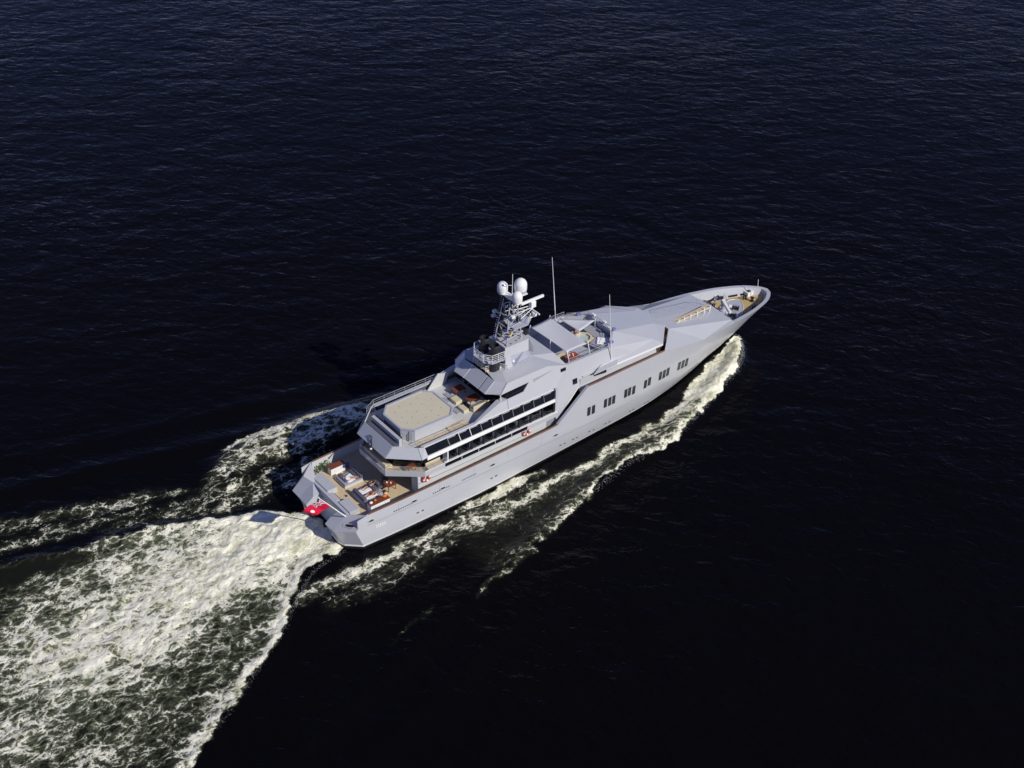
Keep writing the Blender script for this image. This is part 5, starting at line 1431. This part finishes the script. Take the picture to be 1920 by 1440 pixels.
def lying(arms=0.0, bend=0.0, z=.11):
    J = {'pelvis': (0, 0, z), 'belly': (.2, 0, z + .01), 'chest': (.42, 0, z + .02), 'neck': (.60, 0, z + .03), 'head': (.72, 0, z + .06)}
    for s_, k in ((1, 'l'), (-1, 'r')):
        J['hip_' + k] = (-.04, .10 * s_, z); J['knee_' + k] = (-.46, .13 * s_, z + bend * (1 if s_ > 0 else .2)); J['ankle_' + k] = (-.88, .14 * s_, z - .03); J['toe_' + k] = (-.93, .16 * s_, z + .11)
        J['shoulder_' + k] = (.50, .19 * s_, z + .01); J['elbow_' + k] = (.26 + arms * .35, (.30 + arms * .12) * s_, z - .01); J['hand_' + k] = (.04 + arms * .75, (.30 + arms * .02) * s_, z - .02)
    E_ = [('pelvis', 'belly'), ('belly', 'chest'), ('chest', 'neck'), ('neck', 'head')]
    for k in 'lr': E_ += [('pelvis', 'hip_' + k), ('hip_' + k, 'knee_' + k), ('knee_' + k, 'ankle_' + k), ('ankle_' + k, 'toe_' + k), ('chest', 'shoulder_' + k), ('shoulder_' + k, 'elbow_' + k), ('elbow_' + k, 'hand_' + k)]
    R_ = {'pelvis': (.15, .11), 'belly': (.14, .10), 'chest': (.17, .11), 'neck': .055, 'head': .07}
    for k in 'lr': R_.update({'hip_' + k: .09, 'knee_' + k: .06, 'ankle_' + k: .04, 'toe_' + k: .035, 'shoulder_' + k: .06, 'elbow_' + k: .042, 'hand_' + k: .03})
    return J, E_, R_

# --- the aft deck, teak level at z = 3.30
def daybed(loc, L, W, label, with_towel, bolster_end=-1):
    e = thing('daybed', loc, label, 'daybed', None)
    b = MB(); b.rbox(-L / 2, L / 2, -W / 2, W / 2, .0, .30, .04); put(b, 'base', 'cream_wall', e)
    b = MB(); b.rbox(-L / 2 + .03, L / 2 - .03, -W / 2 + .03, W / 2 - .03, .30, .52, .09); put(b, 'mattress', 'cushion_grey', e, ang=40)
    return e
d1 = daybed((5.55, 1.75, 3.30), 2.5, 2.0, 'grey daybed with dark cushions and crumpled white towels in front of the mahogany-topped sideboard', True)
b = MB(); b.rbox(.80, 1.22, -1.0, 1.0, .5, .86, .12); put(b, 'bolster', 'cushion_dark', d1, ang=40)
b = MB(); b.rbox(.42, .80, -.96, .96, .5, .70, .08); put(b, 'back_cushion', 'cushion_dark', d1, ang=40)
for y in (-.5, .5):
    b = MB(); b.rbox(-.95, -.45, y - .34 + .25, y + .34 + .25, .50, .66, .07); put(b, 'cushion', 'cushion_dark', d1, ang=40)
d2 = daybed((5.70, -1.80, 3.30), 2.6, 2.4, 'grey daybed with white towels and two sunbathers beside the low bar', True)
b = MB(); b.rbox(-1.30, -.86, -1.2, 1.2, .5, .90, .13); put(b, 'bolster', 'cushion_dark', d2, ang=40)
b = MB(); b.rbox(.62, 1.25, -.30, .55, .5, .74, .09); put(b, 'cushion', 'cushion_dark', d2, ang=40)
b = MB(); b.rbox(.70, 1.28, -1.1, -.5, .5, .66, .07); put(b, 'cushion', 'cushion_grey', d2, ang=40)
def towel(loc, L, W, rz, label, fold=.05):
    b = MB(); nx_, ny_ = 14, 8; vs = []; fs = []
    r_ = random.Random(int(loc[0] * 100) + int(loc[1] * 37))
    hz = [[.012 + fold * abs(math.sin(i * .9 + j * .5 + r_.random())) * r_.random() for j in range(ny_ + 1)] for i in range(nx_ + 1)]
    for i in range(nx_ + 1):
        for j in range(ny_ + 1):
            vs.append(((i / nx_ - .5) * L + .03 * math.sin(j), (j / ny_ - .5) * W + .02 * math.sin(i * .8), hz[i][j]))
    for i in range(nx_):
        for j in range(ny_): a = i * (ny_ + 1) + j; fs.append((a, a + ny_ + 1, a + ny_ + 2, a + 1))
    b.add(vs, fs); o = b.build('beach_towel', 'towel', smooth=True, fix=False)
    s_ = o.modifiers.new('thick', 'SOLIDIFY'); s_.thickness = .02; s_.offset = 1
    o.location = loc; o.rotation_euler = (0, 0, rz)
    return tag(o, label, 'towel', 'towels on the daybeds')
towel((5.55, -1.30, 3.83), 1.9, .85, .03, 'smooth white towel spread beside the sunbather on the larger daybed')
towel((5.60, -2.40, 3.83), 2.0, .85, -.02, 'white towel under the sunbather on the larger daybed', .03)
towel((5.35, 1.55, 3.83), 1.3, 1.3, .2, 'crumpled white towel on the daybed by the mahogany-topped sideboard', .12)
J, E_, R_ = lying(.25, .10)
person('person', (5.75, -2.35, 3.86), .05, J, E_, R_, 'person lying on the larger daybed in red swim shorts', 'skin_tan', lambda c: -.22 < c.x < .08, 'cloth_red')
J, E_, R_ = lying(.6, .02)
person('person', (6.30, -1.10, 3.86), .1, J, E_, R_, 'person in dark trunks reclining by the cushions of the larger daybed', 'skin', lambda c: -.18 < c.x < .08, 'cloth_navy')
J, E_, R_ = lying(.1, .14)
person('person', (5.4, 1.35, 3.90), 2.6, J, E_, R_, 'person in a white shirt lying on the crumpled towel of the daybed', 'skin', lambda c: .02 < c.x < .50, 'flag_white')

def sideboard(loc, L, W, H_, label):
    e = thing('sideboard', loc, label, 'sideboard')
    b = MB(); b.box(-L / 2, L / 2, -W / 2, W / 2, 0, H_ - .05); put(b, 'cabinet', 'white_paint', e)
    b = MB(); b.rbox(-L / 2 - .04, L / 2 + .04, -W / 2 - .04, W / 2 + .04, H_ - .05, H_ + .02, .015); put(b, 'top', 'mahogany', e)
    for x in (-L / 4, L / 4):
        b = MB(); b.box(x - .02, x + .02, -W / 2 - .015, -W / 2, H_ * .5, H_ * .68); put(b, 'handle', 'strake', e)
    return e
sideboard((5.25, 4.0, 3.30), 1.9, .72, .98, 'white sideboard with mahogany top against the far bulwark')
sideboard((5.60, -4.1, 3.30), 2.5, .72, .98, 'white sideboard with mahogany top beside the near bulwark')
def bag(loc, s_, m_, label, cat, seed):
    b = MB(); r_ = random.Random(seed); vs = []; fs = []; nu, nv = 10, 6
    for i in range(nu):
        for j in range(nv):
            th = 2 * math.pi * i / nu; ph = math.pi * j / (nv - 1); k = 1 + .3 * (r_.random() - .5)
            vs.append((s_[0] * math.sin(ph) * math.cos(th) * k, s_[1] * math.sin(ph) * math.sin(th) * k, s_[2] * (1 - math.cos(ph)) * .5))
    for i in range(nu):
        for j in range(nv - 1): fs.append((i * nv + j, i * nv + j + 1, ((i + 1) % nu) * nv + j + 1, ((i + 1) % nu) * nv + j))
    b.add(vs, fs); o = b.build('bundle' if cat == 'bundle' else cat.replace(' ', '_'), m_, smooth=True); o.location = loc
    return tag(o, label, cat)
bag((4.65, -4.05, 4.30), (.24, .2, .2), 'towel', 'white rolled towel at the aft end of the near sideboard', 'bundle', 1)
bag((5.25, -3.95, 4.30), (.18, .16, .2), 'orange', 'small orange bundle in the middle of the near sideboard', 'bundle', 2)
bag((6.45, -4.0, 4.30), (.30, .22, .3), 'orange', 'large orange bundle at the forward end of the near sideboard', 'bundle', 3)
bag((7.25, -2.95, 3.30), (.26, .26, .55), 'cushion_cream', 'cream pouffe on the deck between daybed and near sideboard', 'pouffe', 4)
bag((7.35, -2.35, 3.30), (.34, .26, .3), 'cloth_navy', 'dark bag on the deck at the foot of the cream pouffe', 'bag', 5)
def table(name, loc, L, W, H_, m_, label, group=None, rz=0.0):
    e = thing(name, loc, label, 'table', group, rz)
    b = MB(); b.rbox(-L / 2, L / 2, -W / 2, W / 2, H_ - .06, H_, .02); put(b, 'tabletop', m_, e)
    for x in (-1, 1):
        for y in (-1, 1):
            b = MB(); b.box(x * (L / 2 - .1) - .035, x * (L / 2 - .1) + .035, y * (W / 2 - .1) - .035, y * (W / 2 - .1) + .035, 0, H_ - .06); put(b, 'leg', m_, e)
    return e
table('dining_table', (8.40, -2.1, 3.30), 1.15, 1.15, .74, 'mahogany', 'square mahogany table on the open aft deck with white cups')
def cup(loc, label, h=.12, r=.07, m_='dome_white'):
    b = MB(); b.lathe([(0, 0), (r * .8, 0), (r, h), (r * .88, h), (r * .7, .015), (0, .015)], (0, 0, 0), 10); o = b.build('cup', m_, smooth=True); o.location = loc
    return tag(o, label, 'cup', 'cups on the tables')
cup((8.5, -2.2, 4.04), 'tall white cup in the middle of the square mahogany table', .14, .1); cup((8.2, -1.85, 4.04), 'low wide white cup on the square mahogany table', .1, .12)
def chair(loc, rz, m_, label, group):
    e = thing('armchair', loc, label, 'chair', group, rz)
    b = MB(); b.rbox(-.28, .28, -.28, .28, .30, .46, .05); put(b, 'seat', m_, e)
    b = MB(); b.rbox(-.30, -.20, -.28, .28, .44, .92, .05); put(b, 'backrest', m_, e)
    for y in (-.30, .26):
        b = MB(); b.rbox(-.26, .24, y, y + .05, .5, .64, .02); put(b, 'armrest', m_, e)
    for x in (-.24, .24):
        for y in (-.24, .24):
            b = MB(); b.box(x - .025, x + .025, y - .025, y + .025, 0, .31); put(b, 'leg', 'exhaust', e)
    return e
ch0 = chair((7.35, -1.55, 3.30), 0.0, 'cushion_dark', 'dark armchair at the square mahogany table, on the daybed side', 'dark armchairs round the square mahogany table')
for (x, y, rz, lb) in ((7.40, -.85, .1, 'dark armchair standing apart from the square mahogany table, towards the daybeds'), (8.5, -1.0, -1.57, 'dark armchair at the square mahogany table, in the deck house shade')):
    c = copy_tree(ch0); c.location = (x, y, 3.30); c.rotation_euler = (0, 0, rz); c['label'] = lb
# potted plants along the far quarter
def plant(loc, h, label, seed):
    e = thing('potted_plant', loc, label, 'plant', 'potted plants on the far quarter')
    b = MB(); b.lathe([(0, 0), (.16, 0), (.22, .34), (.19, .34), (.17, .28), (0, .28)], (0, 0, 0), 10); put(b, 'pot', 'pot', e)
    r_ = random.Random(seed); b = MB()
    for k in range(46):
        a = r_.random() * 6.28; el = r_.uniform(.2, 1.3); d = Vector((math.cos(a) * math.cos(el), math.sin(a) * math.cos(el), math.sin(el)))
        p = Vector((0, 0, .3)) + d * r_.uniform(.1, h); s_ = d.cross(Vector((0, 0, 1))).normalized() * r_.uniform(.05, .10)
        t_ = d * r_.uniform(.18, .34) + Vector((0, 0, -.05))
        b.poly([p - s_ * .2, p + t_ * .5 - s_, p + t_, p + t_ * .5 + s_])
    o = b.build('foliage', 'leaf', fix=False); o.parent = e
    return e
plant((3.55, 4.95, 3.32), .5, 'green potted plant against the far bulwark, next to the stern locker', 1)
plant((4.0, 5.15, 3.30), .6, 'green potted plant against the far bulwark, between two other plants', 2)
plant((4.6, 5.2, 3.30), .55, 'green potted plant against the far bulwark, next to the far sideboard', 3)
bag((6.6, 3.95, 3.30), (.3, .25, .75), 'blue_cover', 'blue covered stool at the shaded end of the far sideboard', 'stool', 8)
b = MB(); b.lathe([(0, 0), (.14, 0), (.14, .05), (.05, .07), (.05, .2), (0, .2)], (0, 0, 0), 8); o = b.build('deck_cleat', 'exhaust'); o.location = (3.75, -.35, 3.30); tag(o, 'small dark cleat on the teak near the stern lockers', 'cleat')
# upper deck aft: dark settee and table under the overhang
e = thing('settee', (9.0, 0, 6.09), 'cream settee under the overhang of the upper deck', 'settee')
b = MB(); b.rbox(-.9, -.2, -2.2, 2.2, 0, .45, .06); put(b, 'seat', 'cushion_cream', e)
b = MB(); b.rbox(-1.15, -.9, -2.2, 2.2, 0, .80, .06); put(b, 'backrest', 'cushion_cream', e)
table('coffee_table', (10.2, -3.75, 6.09), 1.1, .7, .6, 'mahogany', 'dark mahogany table beside the settee under the overhang')
e = thing('settee', (12.6, -4.82, 6.09), 'cream settee along the side rail of the upper deck', 'settee')
b = MB(); b.rbox(-1.0, 1.0, -.28, .2, 0, .45, .06); put(b, 'seat', 'cushion_cream', e)
b = MB(); b.rbox(-1.0, 1.0, .2, .34, 0, .8, .05); put(b, 'backrest', 'cushion_cream', e)
# armchairs behind the gallery glass
ga = None
ORD = ('second', 'third', 'fourth', 'fifth', 'sixth', 'seventh', 'eighth', 'ninth')
for i in range(8):
    x = 16.9 + i * 1.7 - .75
    lab = 'pale grey armchair behind the %s gallery pane counted from the white post' % ORD[i]
    if ga is None:
        ga = chair((x, -4.3, 6.09), math.pi / 2, 'fabric', lab, 'armchairs behind the side glazing')
    else:
        c = copy_tree(ga); c.location = (x, -4.3, 6.09); c.rotation_euler = (0, 0, math.pi / 2 + .2 * math.sin(i * 2.1)); c['label'] = lab
# boat deck dining: two mahogany tables and cream benches
def bench(loc, L, W, label, rz=0.0, back=True):
    e = thing('deck_bench', loc, label, 'bench', 'cream benches on the boat deck', rz)
    b = MB(); b.rbox(-L / 2, L / 2, -W / 2, W / 2, 0, .40, .05); put(b, 'seat', 'cushion_cream', e)
    if back:
        b = MB(); b.rbox(-L / 2, L / 2, -W / 2 - .18, -W / 2, 0, .78, .05); put(b, 'backrest', 'cushion_cream', e)
    return e
table('dining_table', (20.75, 1.75, 9.0), 1.5, 1.1, .72, 'mahogany', 'mahogany table on the boat deck beside the white side wing')
table('dining_table', (21.0, -.75, 9.0), 1.6, 1.1, .72, 'mahogany', 'mahogany table on the boat deck beside the cream bench along the rail')
bench((21.0, -1.95, 9.0), 2.3, .6, 'long cream bench along the rail of the boat deck')
bench((19.55, .55, 9.0), 1.2, .9, 'short cream bench between the two boat deck tables', 1.57, False)
bench((19.2, -1.35, 9.0), 1.2, .7, 'cream bench between helipad and near boat deck table', 1.57, False)
for (x, y, lb) in ((19.55, 2.0, 'flat grey sun mat next to the far boat deck table'), (18.55, 1.4, 'flat grey sun mat at the far corner of the helipad'), (18.55, -1.0, 'flat grey sun mat at the near corner of the helipad'), (20.0, -.75, 'black tray mat next to the near boat deck table')):
    b = MB(); b.rbox(-.38, .38, -.55, .55, 0, .10, .03); o = b.build('sun_mat', 'cushion_grey' if 'grey' in lb else 'black'); o.location = (x, y, 9.0); tag(o, lb, 'mat')
# cream loungers on the aft roof
for (x, y, L, W, lb) in ((23.3, .7, .95, 1.5, 'cream lounge cushion on the roof terrace aft of the funnel'), (23.75, -.55, 1.0, .8, 'square cream cushion at the corner of the roof terrace'), (24.0, .5, .5, 1.0, 'narrow cream cushion against the funnel base')):
    b = MB(); b.rbox(-L / 2, L / 2, -W / 2, W / 2, 0, .22, .06); o = b.build('lounge_cushion', 'cushion_cream'); o.location = (x, y, 12.84); tag(o, lb, 'cushion')
bag((24.3, -1.35, 12.7), (.3, .3, .4), 'pot', 'pale coiled hose reel by the roof terrace rail', 'hose reel', 12)
# sun deck: awning on posts, table, whirlpool, pads
aw = thing('sun_awning', (34.2, 0, 11.0), 'large light grey rectangular awning stretched on white posts over the sun deck', 'awning')
C4 = [Vector((32.62, 3.38, 12.70)), Vector((35.75, 3.50, 12.86)), Vector((35.75, -3.50, 12.84)), Vector((32.66, -3.40, 12.72))]
b = MB(); n_ = 16; vs = []; fs = []
for i in range(n_ + 1):
    for j in range(n_ + 1):
        u = i / n_; v_ = j / n_
        p = C4[0].lerp(C4[1], u).lerp(C4[3].lerp(C4[2], u), v_)
        cin = .10 * (4 * u * (1 - u)); cv = .10 * 4 * v_ * (1 - v_)
        p = p + Vector((cv * (1 - 2 * u), cin * -(1 - 2 * v_), -.16 * 16 * u * (1 - u) * v_ * (1 - v_)))
        vs.append(p - aw.location)
for i in range(n_):
    for j in range(n_): a = i * (n_ + 1) + j; fs.append((a, a + n_ + 1, a + n_ + 2, a + 1))
b.add(vs, fs); q = put(b, 'canvas', 'fabric', aw, smooth=True); q.modifiers.new('t', 'SOLIDIFY').thickness = .03
for p, zb in ((C4[0], 10.75), (C4[1], 11.6), (C4[2], 11.62), (C4[3], 11.7), (Vector((32.64, -.4, 12.7)), 11.0)):
    b = MB(); b.tube(Vector((p.x, p.y * (1.0 if abs(p.y) < 1 else 1.16), zb - .2)) - aw.location, p + Vector((0, 0, .25)) - aw.location, .06, 7); put(b, 'pole', 'white_paint', aw)
s2 = thing('shade_sail', (38.0, 1.6, 11.0), 'triangular light grey shade sail beyond the large awning', 'awning')
b = MB(); A_, B_, C_ = Vector((37.0, 3.35, 12.3)), Vector((40.4, .5, 12.25)), Vector((37.4, -.1, 12.1)); vs = []; fs = []; n_ = 8; ix = {}
for i in range(n_ + 1):
    for j in range(n_ + 1 - i):
        u = i / n_; v_ = j / n_; w_ = 1 - u - v_
        p = A_ * u + B_ * v_ + C_ * w_ - Vector((0, 0, .9 * u * v_ * w_ * 3)); ix[(i, j)] = len(vs); vs.append(p - s2.location)
for i in range(n_):
    for j in range(n_ - i):
        fs.append((ix[(i, j)], ix[(i + 1, j)], ix[(i, j + 1)]))
        if i + j < n_ - 1: fs.append((ix[(i + 1, j)], ix[(i + 1, j + 1)], ix[(i, j + 1)]))
b.add(vs, fs); q = put(b, 'canvas', 'fabric', s2, smooth=True); q.modifiers.new('t', 'SOLIDIFY').thickness = .03
for p, zb in ((A_, 11.4), (B_, 11.3), (C_, 10.9)):
    b = MB(); b.tube(Vector((p.x, p.y, zb)) - s2.location, p + Vector((0, 0, .2)) - s2.location, .05, 6); put(b, 'pole', 'white_paint', s2)
table('dining_table', (33.95, -2.95, 10.72), 1.7, 1.3, .72, 'table_orange', 'reddish mahogany table with white cups under the edge of the large awning')
for k, (x, y) in enumerate(((33.7, -2.7), (34.0, -3.1), (34.2, -2.75), (34.5, -3.3))): cup((x, y, 11.44), 'white cup on the reddish table under the awning', .14, .09)
for (x, y, lb) in ((33.2, -1.6, 'tan seat cushion at the inner side of the reddish table'),):
    b = MB(); b.rbox(-.75, .75, -.3, .3, 0, .42, .06); o = b.build('seat_cushion', 'cushion_cream'); o.location = (x, y, 10.72); tag(o, lb, 'cushion')
wp = thing('whirlpool', (37.75, -.45, 10.72), 'white octagonal whirlpool tub beside the large awning', 'whirlpool')
ro = [(1.15 * math.cos(a + .39), 1.15 * math.sin(a + .39)) for a in np.linspace(0, 2 * math.pi, 8, endpoint=False)]; ri = [(x * .78, y * .78) for x, y in ro]
b = MB(); n_ = 8
b.add([(*p, 0) for p in ro] + [(*p, .62) for p in ro] + [(*p, .62) for p in ri] + [(*p, .35) for p in ri], [(k * 8 + i, k * 8 + (i + 1) % 8, (k + 1) * 8 + (i + 1) % 8, (k + 1) * 8 + i) for k in range(3) for i in range(8)]); put(b, 'rim', 'cushion_cream', wp)
b = MB(); b.prism(ri, .40, .44); put(b, 'water', 'pool', wp)
b = MB(); b.box(.55, 1.5, -1.15, -.55, .0, .52); put(b, 'step', 'teak', wp)
J, E_, R_ = lying(.2, .2)
J2 = {k: v for k, v in J.items()}
sit = {'pelvis': (0, 0, .12), 'belly': (-.04, 0, .30), 'chest': (-.06, 0, .50), 'neck': (-.05, 0, .68), 'head': (-.03, 0, .80)}
for s_, k in ((1, 'l'), (-1, 'r')):
    sit['hip_' + k] = (.05, .10 * s_, .12); sit['knee_' + k] = (.46, .14 * s_, .16); sit['ankle_' + k] = (.50, .14 * s_, -.24); sit['toe_' + k] = (.62, .15 * s_, -.28)
    sit['shoulder_' + k] = (-.06, .19 * s_, .58); sit['elbow_' + k] = (.02, .28 * s_, .36); sit['hand_' + k] = (.22, .22 * s_, .22)
person('person', (37.6, 1.05, 11.10), -.6, sit, E_, R_, 'person in a red top sitting in the shade between awning and shade sail', 'skin_tan', lambda c: .22 < c.z < .62, 'cloth_red', face_up=Vector((1, 0, 0)))
e = thing('stool', (37.6, 1.05, 10.72), 'small cream stool under the person in the red top', 'stool')
b = MB(); b.rbox(-.22, .22, -.22, .22, .28, .36, .03); put(b, 'seat', 'cushion_cream', e)
for x in (-.16, .16):
    for y in (-.16, .16):
        b = MB(); b.box(x - .02, x + .02, y - .02, y + .02, 0, .28); put(b, 'leg', 'mahogany', e)
o = towel((39.05, -2.55, 11.32), 1.5, 1.5, -.75, 'wide rumpled white towel on the forward sun pad', .14)
for (x, y, z, lb) in ((39.2, -3.85, 11.62, 'blue rolled cover on the near coaming of the sun deck'), (40.9, -2.3, 12.0, 'blue rolled cover at the near forward corner of the sun deck'), (39.9, 3.1, 11.8, 'blue rolled cover on the far coaming of the sun deck')):
    bag((x, y, z), (.35, .25, .4), 'blue_cover', lb, 'bundle', int(x * 10))
